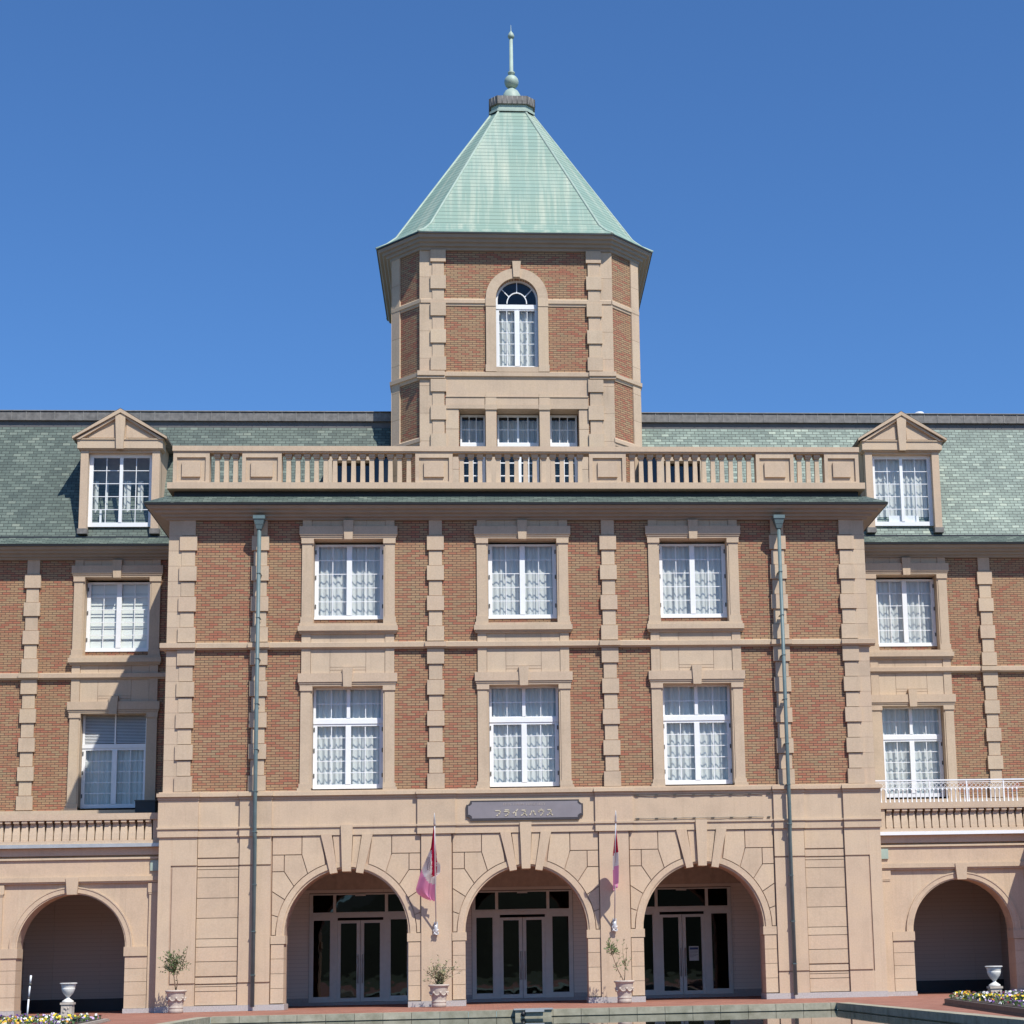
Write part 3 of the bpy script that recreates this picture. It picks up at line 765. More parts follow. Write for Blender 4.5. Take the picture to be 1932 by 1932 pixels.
for sgn in (-1, 1):
    b = MB(); m0 = TX + sgn * 2.372
    wide = True; z = 22.58
    zl = [22.58, 22.185] + [22.185 - .4325 * k for k in range(1, 9)]
    for k, (p, q) in enumerate(zip(zl, zl[1:])):
        h, d = (.232, .10) if k % 2 == 0 else (.178, .058); b.box(m0 - h, m0 + h, TY - d, TY + .05, q + .006, p - .006)
    zl = [18.45, 18.05, 17.62, 17.17, 16.745, 16.33, 15.9, 15.47, 15.04, 14.6, 14.18, 13.7]
    for k, (p, q) in enumerate(zip(zl, zl[1:])):
        h, d = (.232, .10) if k % 2 == 0 else (.178, .058); b.box(m0 - h, m0 + h, TY - d, TY + .05, q + .006, p - .006)
    b.box(m0 - .17, m0 + .17, TY - .042, TY + .05, 13.7, 22.55, 1)
    zz = [22.58 - .4325 * 2 * k for k in range(11)]
    for p, q in zip(zz, zz[1:]):
        xs = sorted((TX + sgn * 2.55, TX + sgn * 2.935)); b.box(xs[0], xs[1], TY - .03, TY + .1, q + .004, p - .004)
        f_k, a0 = (1, L8[1] - .34) if sgn > 0 else (7, 0.0)
        tower_strip(b, f_k, a0, a0 + .345, q + .004, p - .004, .05)
        f_k, a0 = (2, -.03) if sgn > 0 else (6, L8[6] - .50)
        tower_strip(b, f_k, a0, a0 + .53, q + .004, p - .004, .05)
    b.build("tower_quoins", [STONE, STONED], BLD)
# tower belts
def tower_belt(prof, faces=range(8), name="tower_belt"):
    b = MB()
    for (o0, z0), (o1, z1) in zip(prof, prof[1:]):
        A, B2 = oc(o0, .41), oc(o1, .41)
        for k in faces:
            p, q, r, t = A[k], A[(k + 1) % 8], B2[(k + 1) % 8], B2[k]
            b.face([(p[0], p[1], z0), (q[0], q[1], z0), (r[0], r[1], z1), (t[0], t[1], z1)])
    b.build(name, STONE, BLD)
tower_belt([(0, 18.44), (.03, 18.445), (.05, 18.53), (.095, 18.545), (.10, 18.66), (0, 18.71)])
for xx0, xx1 in ((-2.16, -2.98), (2.20, 3.02)):
    b = MB()
    b.box(xx0, xx1, TY - .15, TY, 18.55, 18.69); b.box(xx0 + .01, xx1 - .01, TY - .11, TY, 18.47, 18.548)
    b.build("belt_break", STONE, BLD)
tower_belt([(0, 20.79), (.02, 20.80), (.03, 20.87), (.058, 20.88), (.06, 20.99), (0, 21.04)], range(1, 8))
b = MB()
for xa_, xb_ in ((P[0][0], acx - .93), (acx + .93, P[1][0])): profile_run(b, [(0, 20.79), (.02, 20.80), (.03, 20.87), (.058, 20.88), (.06, 20.99), (0, 21.04)], xa_, xb_, TY)
b.build("tower_belt", STONE, BLD)
tower_belt([(0, 16.40), (.02, 16.41), (.03, 16.49), (.058, 16.50), (.06, 16.61), (0, 16.66)], (1, 2, 3, 4, 5, 6, 7))
# arched window dressings
b = MB()
arch_band(b, acx, aw, .64, .945, .955, 21.05, TY - .07, TY + .2)
for s in (-1, 1):
    b.box(acx + s * aw, acx + s * .945, TY - .07, TY + .3, 18.80, 20.775); b.box(acx + s * (aw - .0), acx + s * .955, TY - .085, TY + .3, 20.78, 21.045)
    b.box(acx + s * aw, acx + s * .965, TY - .08, TY + .3, 18.70, 18.92)
b.box(acx - .945, acx + .945, TY - .068, TY + .3, 18.69, 18.85)
b.prism([(acx - .13, 22.22), (acx + .13, 22.22), (acx + .10, 21.71), (acx - .10, 21.71)], TY - .12, TY)
b.build("window_surround", STONE, BLD)
b = MB(); yf = TY + .14
casement(b, acx, yf, .645, 18.86, 20.76, 5, mull=.075, fw=.10, bot=.09, top=.04)
b.box(acx - .645, acx + .645, yf - .02, yf + .07, 20.762, 20.905)
arch_band(b, acx, .585, .585, .645, .645, 21.05, yf, yf + .06); 
for s in (-1, 1): b.box(acx + s * .585, acx + s * .645, yf, yf + .06, 20.905, 21.05)
arch_band(b, acx, .285, .33, .315, .36, 20.95, yf + .005, yf + .05)
for ang in (90, 38, 142):
    t = math.radians(ang); c_, s_ = math.cos(t), math.sin(t)
    p0 = (acx + .30 * c_, 20.95 + .345 * s_); p1 = (acx + .60 * c_, 21.05 + .60 * s_)
    nx, nz = -s_ * .013, c_ * .013
    b.prism([(p0[0] + nx, p0[1] + nz), (p0[0] - nx, p0[1] - nz), (p1[0] - nx, p1[1] - nz), (p1[0] + nx, p1[1] + nz)], yf + .01, yf + .045)
w_ = b.build("window", WHITE, BLD)
pb = MB(); pts = arch_pts(acx, .62, 21.05, .62, 20)
pb.face([(acx - .62, yf + .03, 20.8)] + [(x, yf + .03, z) for x, z in pts] + [(acx + .62, yf + .03, 20.8)]); pb.face([(acx - .6, yf + .03, 18.9), (acx + .6, yf + .03, 18.9), (acx + .6, yf + .03, 20.75), (acx - .6, yf + .03, 20.75)])
pb.build("glass", GLASS, w_)
c = MB(); curtain_mesh(c, acx - .62, acx - .02, yf + .17, 18.87, 20.74, 61, .035); curtain_mesh(c, acx + .02, acx + .62, yf + .17, 18.87, 20.74, 62, .035); c.build("curtain", CURT, w_)
hinges(w_, acx, yf, .66, (19.15, 19.85, 20.55))
room(-2.6, 2.6, TY + .35, TY + 4, 18.5, 22.0)
# stone front below the belt
b = MB()
holes_wall(b, -2.14 + TX, 2.14 + TX, 17.89, 18.45, TY - .03, [])
for xa, xb in ((-2.14, -.975), (-.965, .645), (.655, 2.16)):
    b.box(xa, xb, TY - .06, TY - .0, 17.895, 17.93); b.box(xa, xb, TY - .035, TY + .0, 17.66, 17.885)
b.box(-2.14, 2.16, TY - .06, TY + .62, 17.53, 17.65)
for xa, xb in ((-2.14, -1.75), (1.87, 2.16)):
    z = 17.525
    for k in range(6): b.box(xa, xb, TY - .03, TY + .62, z - .62, z - .006); z -= .626
for xa, xb in ((-.94, -.62), (.68, .99)):
    b.box(xa, xb, TY - .04, TY + .62, 13.76, 17.50); b.box(xa - .02, xb + .02, TY - .075, TY + .3, 17.50, 17.66); b.box(xa - .005, xb + .005, TY - .05, TY, 17.66, 18.02)
b.build("tower_stone_front", STONE, BLD)
for (xa, xb), cols in zip(lo, (3, 4, 3)):
    cx, hw = (xa + xb) / 2, (xb - xa) / 2 - .02; yf = TY + .46
    b = MB(); casement(b, cx, yf, hw, 16.60, 17.50, 2, mull=.03, fw=.05, bot=.03, top=.06, cols=cols if cols == 3 else 2, mid=cols == 4, bar=.012)
    b.box(cx - hw, cx + hw, yf - .03, yf + .07, 16.46, 16.60)
    casement(b, cx, yf, hw, 13.85, 16.455, 6, mull=.09, fw=.09, bot=.14, top=.06, cols=2 if cols == 3 else 2, mid=cols == 4, bar=.016)
    w_ = b.build("window", WHITE, BLD); pane(w_, [(cx - hw + .03, cx + hw - .03, 13.9, 17.45)], yf + .03)
    c = MB(); curtain_mesh(c, cx - hw, cx + hw, yf + .32, 16.4, 17.42, 71 + cols, .03); c.build("curtain", CURT, w_)
room(-2.3, 2.4, TY + .62, TY + 4, 13.76, 17.6)
# tower cornice and roof
EZ = 22.965
TCP = [(0, 22.56), (.08, 22.57), (.11, 22.64), (.19, 22.655), (.22, 22.73), (.31, 22.745), (.34, 22.82), (.43, 22.835), (.47, 22.915), (.49, 22.92)]
def oct_skin(b, A, z0, B2, z1, m=0):
    for k in range(8):
        p, q, r, t = A[k], A[(k + 1) % 8], B2[(k + 1) % 8], B2[k]
        b.face([(p[0], p[1], z0), (q[0], q[1], z0), (r[0], r[1], z1), (t[0], t[1], z1)], m)
b = MB()
for (o0, z0), (o1, z1) in zip(TCP, TCP[1:]): oct_skin(b, oc(o0), z0, oc(o1), z1)
b.build("tower_cornice", CORN, BLD)
b = MB(); oct_skin(b, oc(.485), 22.921, oc(.515), 22.925); oct_skin(b, oc(.515), 22.925, oc(.515), EZ); b.build("tower_gutter", GUTT, BLD)
b = MB()
rings = [(oc(.525), EZ + .002), (oc(.525), EZ + .025), (oc(h=3.98, f=2.79), 23.20), (oc(h=3.70, f=2.60), 23.50), (oc(h=.67, f=.435), 28.86)]
for (A, z0), (B2, z1) in zip(rings, rings[1:]): oct_skin(b, A, z0, B2, z1)
TR = b.build("tower_roof", COPPER, BLD)
b = MB()
for k in range(8):
    pts = [(rings[j][0][k][0], rings[j][0][k][1], rings[j][1] - .012) for j in range(1, 5)]
    b.tube(pts, .042, 8)
b.build("hip_roll", COPP, TR)
b = MB(); R0 = oc(h=.69, f=.45)
oct_skin(b, oc(h=.75, f=.49), 28.82, oc(h=.75, f=.49), 28.90); oct_skin(b, oc(h=.75, f=.49), 28.90, R0, 28.905); oct_skin(b, R0, 28.905, R0, 29.08)
b.build("roof_collar", COPP, TR)
b = MB(); A, B2 = oc(h=.70, f=.46), oc(h=.755, f=.495)
oct_skin(b, A, 29.08, B2, 29.085); oct_skin(b, B2, 29.085, B2, 29.36); b.face([(x, y, 29.36) for x, y in B2])
for k in range(8):
    p, q = Vector(B2[k]), Vector(B2[(k + 1) % 8]); n_ = 6 if k % 2 == 0 else 3
    for j in range(n_ + 1):
        c_ = p + (q - p) * j / n_; b.lathe([(.012, 29.09), (.012, 29.362)], c_.x, c_.y, 6, 1)
b.build("roof_cap", [LEAD, LEADL], TR)
b = MB()
b.lathe([(.33, 29.362), (.33, 29.60), (.30, 29.75), (.22, 29.90), (.11, 29.98), (.09, 30.02)], TX, TC, 24)
sph = [(.24 * math.sin(math.pi * k / 14), 30.25 - .24 * math.cos(math.pi * k / 14)) for k in range(2, 13)]
b.lathe(sph, TX, TC, 24)
b.lathe([(.09, 30.47), (.07, 30.52), (.12, 30.55), (.12, 30.60), (.065, 30.63), (.056, 31.84)], TX, TC, 16)
b.lathe([(.06, 31.84), (.10, 31.87), (.115, 31.93), (.08, 32.02), (.03, 32.09), (.012, 32.13), (.006, 32.34)], TX, TC, 16)
b.build("finial", COPP, TR)

# ------------------------------------------------------------------ wings
WY = 4.5
XE = 24.0
for s in (-1, 1):
    wc = s * 11.69
    b = MB()
    x0, x1 = sorted((s * 9.41, s * XE))
    holes_wall(b, x0, x1, 4.4, 13.4, WY, [(wc - 1, wc + 1, 10.05, 12.5), (wc - 1, wc + 1, 5.62, 8.5)])
    b.face([(wc - .93, WY + .28, 10.03), (wc + .93, WY + .28, 10.03), (wc + .93, WY + .28, 10.27), (wc - .93, WY + .28, 10.27)])
    b.build("wing_brick_wall", BRICK, BLD)
    surround(wc, WY)
    for pc in (14.10, 18.8): pilaster(s * pc, WY)
    window_upper(wc, WY, 30 + s, "blind" if s < 0 else "curtain"); window_lower(wc, WY, 40 + s, s < 0)
    string_course(x0, x1, WY, [(s * 14.1, .28), (s * 18.8, .28)])
    b = MB(); b.box(x0, x1, WY - .24, WY, 5.47, 5.60); b.box(x0, x1, WY - .17, WY, 4.4, 5.465); b.build("wing_base_course", STONE, BLD)
    cornice(x0, x1, WY, False, False, 5)
    xr0, xr1 = (x0, -9.41) if s < 0 else (9.41, x1)
    b = MB(); b.box(x0, x1, WY - .10, WY + .1, 13.56, 13.635); b.build("box_gutter", GUTT, BLD)
    for z0, z1 in ((5.55, 9.35), (9.40, 12.9)): room(x0 + .1, x1 - .1, WY + .37, WY + 4, z0, z1)
# mansard roof right across, behind tower and terrace
RY0, RZ0, RY1, RZ1 = 4.50, 13.63, 6.25, 17.55
def roof_y(z): return RY0 + (z - RZ0) * (RY1 - RY0) / (RZ1 - RZ0)
b = MB()
b.face([(-XE, RY0, RZ0), (0, RY0, RZ0), (0, RY1, RZ1), (-XE, RY1, RZ1)])
b.build("mansard_roof", SLATE, BLD)
b = MB(); b.face([(0, RY0, RZ0), (XE, RY0, RZ0), (XE, RY1, RZ1), (0, RY1, RZ1)])
b.build("mansard_roof", SLATE_R, BLD)
b = MB(); x = -XE
b.box(-XE, XE, RY1 + .03, RY1 + 3.5, RZ1 - .1, RZ1 + .20, 0); b.box(-XE, XE, RY1 - .06, RY1 + 3.4, RZ1 + .202, RZ1 + .47, 1)
while x < XE:
    b.box(x, x + .022, RY1 - .072, RY1 + .1, RZ1 + .205, RZ1 + .485, 2); x += .43
b.box(-XE, XE, RY1 - .09, RY1 + 3.4, RZ1 + .49, RZ1 + .515, 2)
b.build("ridge_flashing", [plain("dull_flashing", (.12, .115, .11), .6), LEAD, LEADL], BLD)
b = MB(); b.face([(-XE, 12, 0), (-XE, 12, 17.6), (XE, 12, 17.6), (XE, 12, 0)]); b.face([(-XE, RY1 + 3.3, 17.6), (XE, RY1 + 3.3, 17.6), (XE, 12, 17.6), (-XE, 12, 17.6)])
for s in (-1, 1):
    b.face([(s * XE, WY, 0), (s * XE, 12, 0), (s * XE, 12, 17.6), (s * XE, RY1, 17.6), (s * XE, WY, 13.6)])
b.build("rear_wall", BRICK, BLD)
b = MB(); b.lathe([(.10, RZ1 + .515), (.10, RZ1 + .58), (.17, RZ1 + .60), (.13, RZ1 + .66), (.03, RZ1 + .68)], 12.93, RY1 + .3, 12); b.build("roof_vent", WHITE, BLD)
# dormers
def dormer(cx, plain_window):
    y = 4.36; b = MB()
    for s in (-1, 1):
        b.box(cx + s * .925, cx + s * 1.145, y, y + .35, 13.86, 16.27)
        xs = cx + s * 1.145
        # cheek
        p = [(xs, y + .3, 13.9), (xs, roof_y(13.9) + .1, 13.9), (xs, roof_y(16.6) + .1, 16.6), (xs, y + .3, 16.6)]
        b.face(p if s > 0 else p[::-1])
    b.box(cx - 1.235, cx + 1.235, y - .09, y + .4, 16.275, 16.525); b.box(cx - 1.20, cx + 1.20, y - .05, y + .4, 16.24, 16.273)
    b.box(cx - .925, cx + .925, y + .02, y + .35, 16.17, 16.24)
    b.box(cx - 1.26, cx + 1.26, y - .12, y + .4, 16.53, 16.56)
    b.prism([(cx - 1.27, 16.562), (cx + 1.27, 16.562), (cx, 17.30)], y - .04, y + .4)
    for s in (-1, 1):
        b.prism([(cx + s * 1.0, 16.60), (cx + s * .16, 16.60), (cx + s * .16, 17.02)], y - .065, y)
        b.prism([(cx + s * 1.37, 16.535), (cx + s * 1.37, 16.60), (cx, 17.46), (cx, 17.34)], y - .20, y + .02)
        b.prism([(cx + s * 1.28, 16.535), (cx, 17.34), (cx, 17.27), (cx + s * 1.16, 16.535)], y - .14, y + .02)
    b.prism([(cx - .15, 17.30), (cx + .15, 17.30), (cx + .10, 16.24), (cx - .10, 16.24)], y - .17, y)
    d = b.build("dormer", STONE, BLD)
    r = MB()
    for s in (-1, 1):
        A = (cx + s * 1.38, y - .2, 16.602); B2 = (cx, y - .2, 17.475); C = (cx, roof_y(17.475), 17.475); D_ = (cx + s * 1.38, roof_y(16.602) + .02, 16.602)
        r.face([A, B2, C, D_] if s < 0 else [B2, A, D_, C])
        A2, D2 = (A[0], A[1], A[2] - .05), (D_[0], D_[1], D_[2] - .05); r.face([A, D_, D2, A2])
        r.face([(cx + s * 1.38, y + .02, 16.55), (cx + s * 1.12, y + .02, 16.55), (cx + s * 1.12, roof_y(16.55), 16.55), (cx + s * 1.38, roof_y(16.55), 16.55)])
    r.build("dormer_roof", LEAD, d)
    for s in (-1, 1):
        f = MB(); f.box(cx + s * .90, cx + s * 1.18, y - .03, y + .3, 13.70, 13.855); f.build("jamb_flashing", LEAD, d)
    b = MB(); yf = y + .20
    casement(b, cx, yf, .925, 13.96, 16.20, 5, mull=.045, fw=.11, bot=.13, top=.13)
    w_ = b.build("dormer_window", WHITE, d); pane(d, [(cx - .85, cx + .85, 14.05, 16.15)], yf + .03)
    c = MB()
    if plain_window:
        for xa, xb in ((-.86, -.72), (.02, .22), (.42, .58), (-.52, -.45)): curtain_mesh(c, cx + xa, cx + xb, yf + .35, 13.98, 15.45, int(xa * 100) + 300, .03)
        c.build("curtain", CURT, d)
        st = MB(); st.box(cx - .62, cx - .56, yf + .10, yf + .13, 14.1, 14.5); st.build("window_stay", WHITE, d)
    else:
        curtain_mesh(c, cx - .88, cx - .02, yf + .2, 14.28, 16.18, 311); curtain_mesh(c, cx + .02, cx + .88, yf + .2, 14.28, 16.18, 322); c.build("curtain", CURT, d)
        st = MB(); st.box(cx - .42, cx - .03, yf + .08, yf + .10, 14.1, 14.30); st.box(cx + .03, cx + .5, yf + .08, yf + .10, 14.1, 14.30); st.build("window_board", WHITE, d)
    rm = MB(); ya, yb = yf + .75, yf + .1
    rm.face([(cx - .92, ya, 13.7), (cx + .92, ya, 13.7), (cx + .92, ya, 16.3), (cx - .92, ya, 16.3)])
    for s in (-1, 1): rm.face([(cx + s * .925, yb, 13.7), (cx + s * .925, ya, 13.7), (cx + s * .925, ya, 16.3), (cx + s * .925, yb, 16.3)])
    rm.face([(cx - .92, yb, 16.25), (cx + .92, yb, 16.25), (cx + .92, ya, 16.25), (cx - .92, ya, 16.25)])
    rm.build("dormer_interior", plain("attic_room", (.30, .31, .31), .9), d)
dormer(-11.70, True); dormer(11.73, False)
# glazed doors onto the terrace either side of the tower
for s in (-1, 1):
    b = MB(); y = 4.22
    def bx(a, c, z0, z1, dy=0): b.box(s * a, s * c, y + dy, y + .5, z0, z1)
    bx(3.80, 5.70, 16.17, 16.32, -.06); bx(4.28, 5.66, 15.90, 16.168); bx(5.50, 5.66, 13.757, 15.898); bx(4.28, 4.40, 13.757, 15.898)
    t = b.build("terrace_door_frame", STONE, BLD)
    b = MB(); b.box(s * 3.79, s * 5.68, y + .5, 6.1, 16.19, 16.30); b.box(s * 5.58, s * 5.66, y + .5, 6.0, 13.757, 16.188); b.build("terrace_dormer_shell", LEAD, t)
    b = MB(); b.face([(s * 3.8, y + .30, 13.757), (s * 5.5, y + .30, 13.757), (s * 5.5, y + .30, 16.18), (s * 3.8, y + .30, 16.18)][::s]); b.build("glass", DGLASS, t)
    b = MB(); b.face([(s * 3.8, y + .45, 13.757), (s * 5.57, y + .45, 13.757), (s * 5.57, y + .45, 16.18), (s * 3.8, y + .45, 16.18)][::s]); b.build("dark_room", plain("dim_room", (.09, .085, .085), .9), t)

# ------------------------------------------------------------------ wing arcades with balconies
AY = .30
for s in (-1, 1):
    b = MB(); cxs = [s * 11.70, s * 15.6, s * 19.5]
    for k, cx in enumerate(cxs):
        x0, x1 = sorted((s * 9.41 if k == 0 else s * (13.65 + (k - 1) * 3.9), s * (13.65 + k * 3.9)))
        arch_wall(b, x0, x1, 4.3, AY, cx, 1.375, 1.68, 1.385, .6)
    x0, x1 = sorted((s * 9.41, s * 21.45))
    b.box(x0, x1, AY - .0 + .05, AY + .5, 4.3, 4.99)
    b.build("wing_arcade_wall", STONE2, BLD)
    b = MB()
    for k, cx in enumerate(cxs):
        for t in (-1, 1):
            for z0, z1 in ((1.135, 1.435), (.80, 1.125), (.46, .79), (.125, .45)): b.box(cx + t * 1.37, cx + t * 1.93, AY - .035, AY + .5, z0, z1)
            b.box(cx + t * 1.34, cx + t * 1.94, AY - .065, AY + .5, 1.447, 1.685)
        b.prism([(cx - .165, 3.475), (cx + .165, 3.475), (cx + .125, 3.04), (cx - .125, 3.04)], AY - .15, AY + .2)
        arch_band(b, cx, 1.365, 1.375, 1.40, 1.41, 1.68, AY - .02, AY + .3); arch_band(b, cx, 1.40, 1.41, 1.52, 1.53, 1.68, AY - .045, AY + .1); arch_band(b, cx, 1.52, 1.53, 1.555, 1.565, 1.68, AY - .06, AY + .1)
    for k in range(4):
        xc = 9.56 + k * 4.07 if k == 0 else 9.75 + 3.9 * k
        b.box(s * (xc - .19), s * (xc + .19), AY - .06, AY + .1, .12, 3.02); b.box(s * (xc - .20), s * (xc + .20), AY - .075, AY + .1, 3.025, 3.06)
        b.box(s * (xc - .22), s * (xc + .22), AY - .075, AY + .1, 3.08, 3.31); b.box(s * (xc - .205), s * (xc + .205), AY - .085, AY + .1, 3.062, 3.078)
    b.box(x0, x1, AY - .08, AY + .1, 3.325, 3.37); b.box(x0, x1, AY - .12, AY + .1, 3.372, 3.49)
    b.box(x0, x1, AY - .05, AY + .1, 3.492, 3.93); b.box(x0, x1, AY - .10, AY + .1, 3.935, 3.985); b.box(x0, x1, AY - .11, AY + .1, 4.04, 4.235)
    b.build("wing_arcade_masonry", STONE2, BLD)
    edges = [s * 9.37] + [q for cx in cxs for q in (cx - s * 1.355, cx + s * 1.355)] + [s * 21.4]
    for xa, xb in zip(edges[::2], edges[1::2]):
        b = MB(); b.box(xa, xb, AY - .085, AY + .6, .002, .119); b.build("plinth", GRAN, BLD)
    b = MB(); b.box(x0, x1, AY - .26, AY + .1, 4.24, 4.33); 
    for k in range(12):
        xx = s * (9.9 + k * 1.15)
    b.build("balcony_gutter", METAL if s < 0 else WHITE, BLD)
    b = MB()
    b.box(x0, x1, AY - .20, AY + .30, 4.335, 4.42); b.box(x0, x1, AY - .20, AY + .30, 4.985, 5.12); b.box(x0, x1, AY - .20, AY + .3, 4.955, 4.983)
    b.box(s * 9.42, s * 9.68, AY - .15, AY + .3, 4.42, 4.955)
    bb = b.build("balcony_parapet", STONE, BLD)
    for k in range(19):
        xx = s * (9.80 + .2105 * k)
        if abs(xx) > 13.75: break
        m = MB(); m.box(xx - .07, xx + .07, AY - .175, AY + .1, 4.89, 4.953); 
        m.box(xx - .062, xx + .062, AY - .12, AY + .1, 4.855, 4.888)
        v = [(xx + sx * h, AY + (-d if sy < 0 else .06), z) for h, d, z in ((.092, .13, 4.42), (.090, .12, 4.60), (.074, .085, 4.853)) for sy in (-1, 1) for sx in (-1, 1)]
        m.mesh(v, [(0, 1, 5, 4), (1, 3, 7, 5), (2, 0, 4, 6), (4, 5, 9, 8), (5, 7, 11, 9), (6, 4, 8, 10)])
        m.box(xx - .085, xx + .085, AY - .15, AY + .1, 4.42, 4.47)
        m.build("baluster", STONE, bb)
    b = MB(); b.face([(x0, AY + .1, 4.9), (x1, AY + .1, 4.9), (x1, WY, 4.9), (x0, WY, 4.9)]); b.build("balcony_floor", LEADL, BLD)
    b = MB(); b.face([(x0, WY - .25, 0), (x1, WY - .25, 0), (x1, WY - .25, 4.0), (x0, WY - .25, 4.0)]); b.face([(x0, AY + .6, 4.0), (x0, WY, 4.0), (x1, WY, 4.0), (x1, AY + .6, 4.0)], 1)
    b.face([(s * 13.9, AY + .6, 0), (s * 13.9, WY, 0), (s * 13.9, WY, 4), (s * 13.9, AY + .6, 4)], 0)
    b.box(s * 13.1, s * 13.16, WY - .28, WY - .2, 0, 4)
    b.build("passage_lining", [SIDE_SHADE, SOFF2], BLD)
    b = MB(); b.box(x0, x1, WY - .29, WY - .24, .002, .34); b.build("skirting", GUTT, BLD)
    b = MB(); b.box(s * 9.46, s * 9.735, AY - .10, AY, 3.62, 3.885); b.build("rain_box", COPP, BLD)
# the next projecting bay, just outside the picture on the right: it casts the shadow on the right-hand arch
b = MB(); b.box(13.98, 22, -1.32, 0.2, 0, 4.6)
z = .02
while z < 4.1: b.box(13.95, 22.02, -1.35, .19, z, z + .44); z += .455
b.box(13.88, 22.05, -1.42, .195, 4.62, 4.80); b.box(13.93, 22.03, -1.38, .196, 4.81, 5.0); b.build("projecting_bay", STONE2, BLD)

# ------------------------------------------------------------------ white railing on the right balcony
RL = empty("balcony_railing", (9.6, .15, 5.12), "white metal railing with ball-topped bars standing on the right-hand balcony", "railing")
def put(b, name, m, parent, **k):
    return b.build(name, m, parent, **k)
yr = AY - .02
b = MB(); b.box(9.42, 21.4, yr - .03, yr + .03, 5.71, 5.745); b.box(9.42, 21.4, yr - .012, yr + .012, 5.66, 5.675); b.box(9.42, 21.4, yr - .012, yr + .012, 5.50, 5.52)
put(b, "handrail", WHITE, RL)
for k in range(3):
    b = MB(); xx = 10.98 + 1.02 * k; b.box(xx - .018, xx + .018, yr - .02, yr + .02, 5.122, 5.71); put(b, "post", WHITE, RL)
for k in range(32):
    xx = 9.63 + .121 * k
    b = MB(); b.lathe([(.026, 5.122), (.026, 5.15), (.016, 5.18), (.016, 5.44), (.028, 5.46), (.028, 5.485), (.008, 5.50)], xx, yr, 6); put(b, "bar", WHITE, RL)
b = MB()
x = 9.6
while x < 13.4:
    for q in range(2):
        pts = [(x + .06 + .05 * math.cos(t), yr, 5.585 + .05 * math.sin(t)) for t in [2 * math.pi * i / 10 for i in range(11)]]
    b.tube(pts, .007, 4); x += .121
put(b, "scrollwork", WHITE, RL)

# ------------------------------------------------------------------ name plate
SG = empty("name_plate", (0, -.14, 5.03), "long grey plaque with gold Japanese lettering above the middle arch", "sign")
def plate(x0, x1, z0, z1, n):
    return [(x0 + n, z0), (x1 - n, z0), (x1 - n, z0 + n * .5), (x1 - n * .4, z0 + n), (x1, z0 + n), (x1, z1 - n), (x1 - n * .4, z1 - n), (x1 - n, z1 - n * .5), (x1 - n, z1), (x0 + n, z1), (x0 + n, z1 - n * .5), (x0 + n * .4, z1 - n), (x0, z1 - n), (x0, z0 + n), (x0 + n * .4, z0 + n), (x0 + n, z0 + n * .5)]
b = MB(); b.prism(plate(-1.54, 1.53, 4.765, 5.295, .105), -.17, -.11); put(b, "border", plain("plaque_edge", (.05, .043, .045), .5), SG)
b = MB(); b.prism(plate(-1.495, 1.485, 4.825, 5.255, .10), -.178, -.15); put(b, "face", plain("plaque_face", (.225, .205, .215), .5, 0, .08, 3), SG)
KAT = [  # strokes of each character in a unit square
    [[(.05, .82), (.88, .82), (.80, .50), (.55, .20), (.25, .02)]],
    [[(.20, .92), (.82, .92)], [(.08, .66), (.90, .66), (.80, .36), (.55, .12), (.28, .0)]],
    [[(.86, .98), (.55, .66), (.10, .40)], [(.56, .62), (.56, .0)]],
    [[(.14, .86), (.80, .86), (.62, .50), (.36, .22), (.04, .02)], [(.56, .40), (.74, .22), (.96, .02)]],
    [[(.36, .72), (.26, .40), (.04, .08)], [(.62, .76), (.80, .44), (.97, .10)]],
    [[(.50, 1.0), (.50, .82)], [(.10, .52), (.10, .80), (.90, .80), (.84, .46), (.64, .18), (.38, .0)]],
    [[(.14, .86), (.80, .86), (.62, .50), (.36, .22), (.04, .02)], [(.56, .40), (.74, .22), (.96, .02)]]]
b = MB(); gold = plain("gilt_letter", (.58, .51, .37), .5, 0)
def stroke(b, pts, w_, y0, y1):
    for p, q in zip(pts, pts[1:]):
        d = Vector((q[0] - p[0], q[1] - p[1])); n_ = Vector((-d.y, d.x)).normalized() * w_ / 2; e = d.normalized() * w_ * .3
        b.prism([(p[0] - e.x + n_.x, p[1] - e.y + n_.y), (p[0] - e.x - n_.x, p[1] - e.y - n_.y), (q[0] + e.x - n_.x, q[1] + e.y - n_.y), (q[0] + e.x + n_.x, q[1] + e.y + n_.y)], y0, y1)
for k, ch in enumerate(KAT):
    ox = -.785 + .2265 * k
    for st in ch: stroke(b, [(ox + .155 * p[0], 4.885 + .165 * p[1]) for p in st], .028, -.190, -.176)
rnd = random.Random(4)
put(b, "lettering", gold, SG)
b = MB(); x = -.56
for wl in (5, 7, 6, 5):    # worn small line above, not readable in the photograph
    for k in range(wl):
        stroke(b, [(x, 5.155), (x + rnd.uniform(-.006, .006), 5.215)], .010, -.184, -.176)
        if rnd.random() < .7: stroke(b, [(x, 5.16 + rnd.choice((0, .025, .05))), (x + .024, 5.16 + rnd.choice((0, .025, .05)))], .010, -.1842, -.176)
        x += .043
    x += .04
put(b, "small_lettering", plain("faded_letter", (.36, .31, .28), .5), SG)

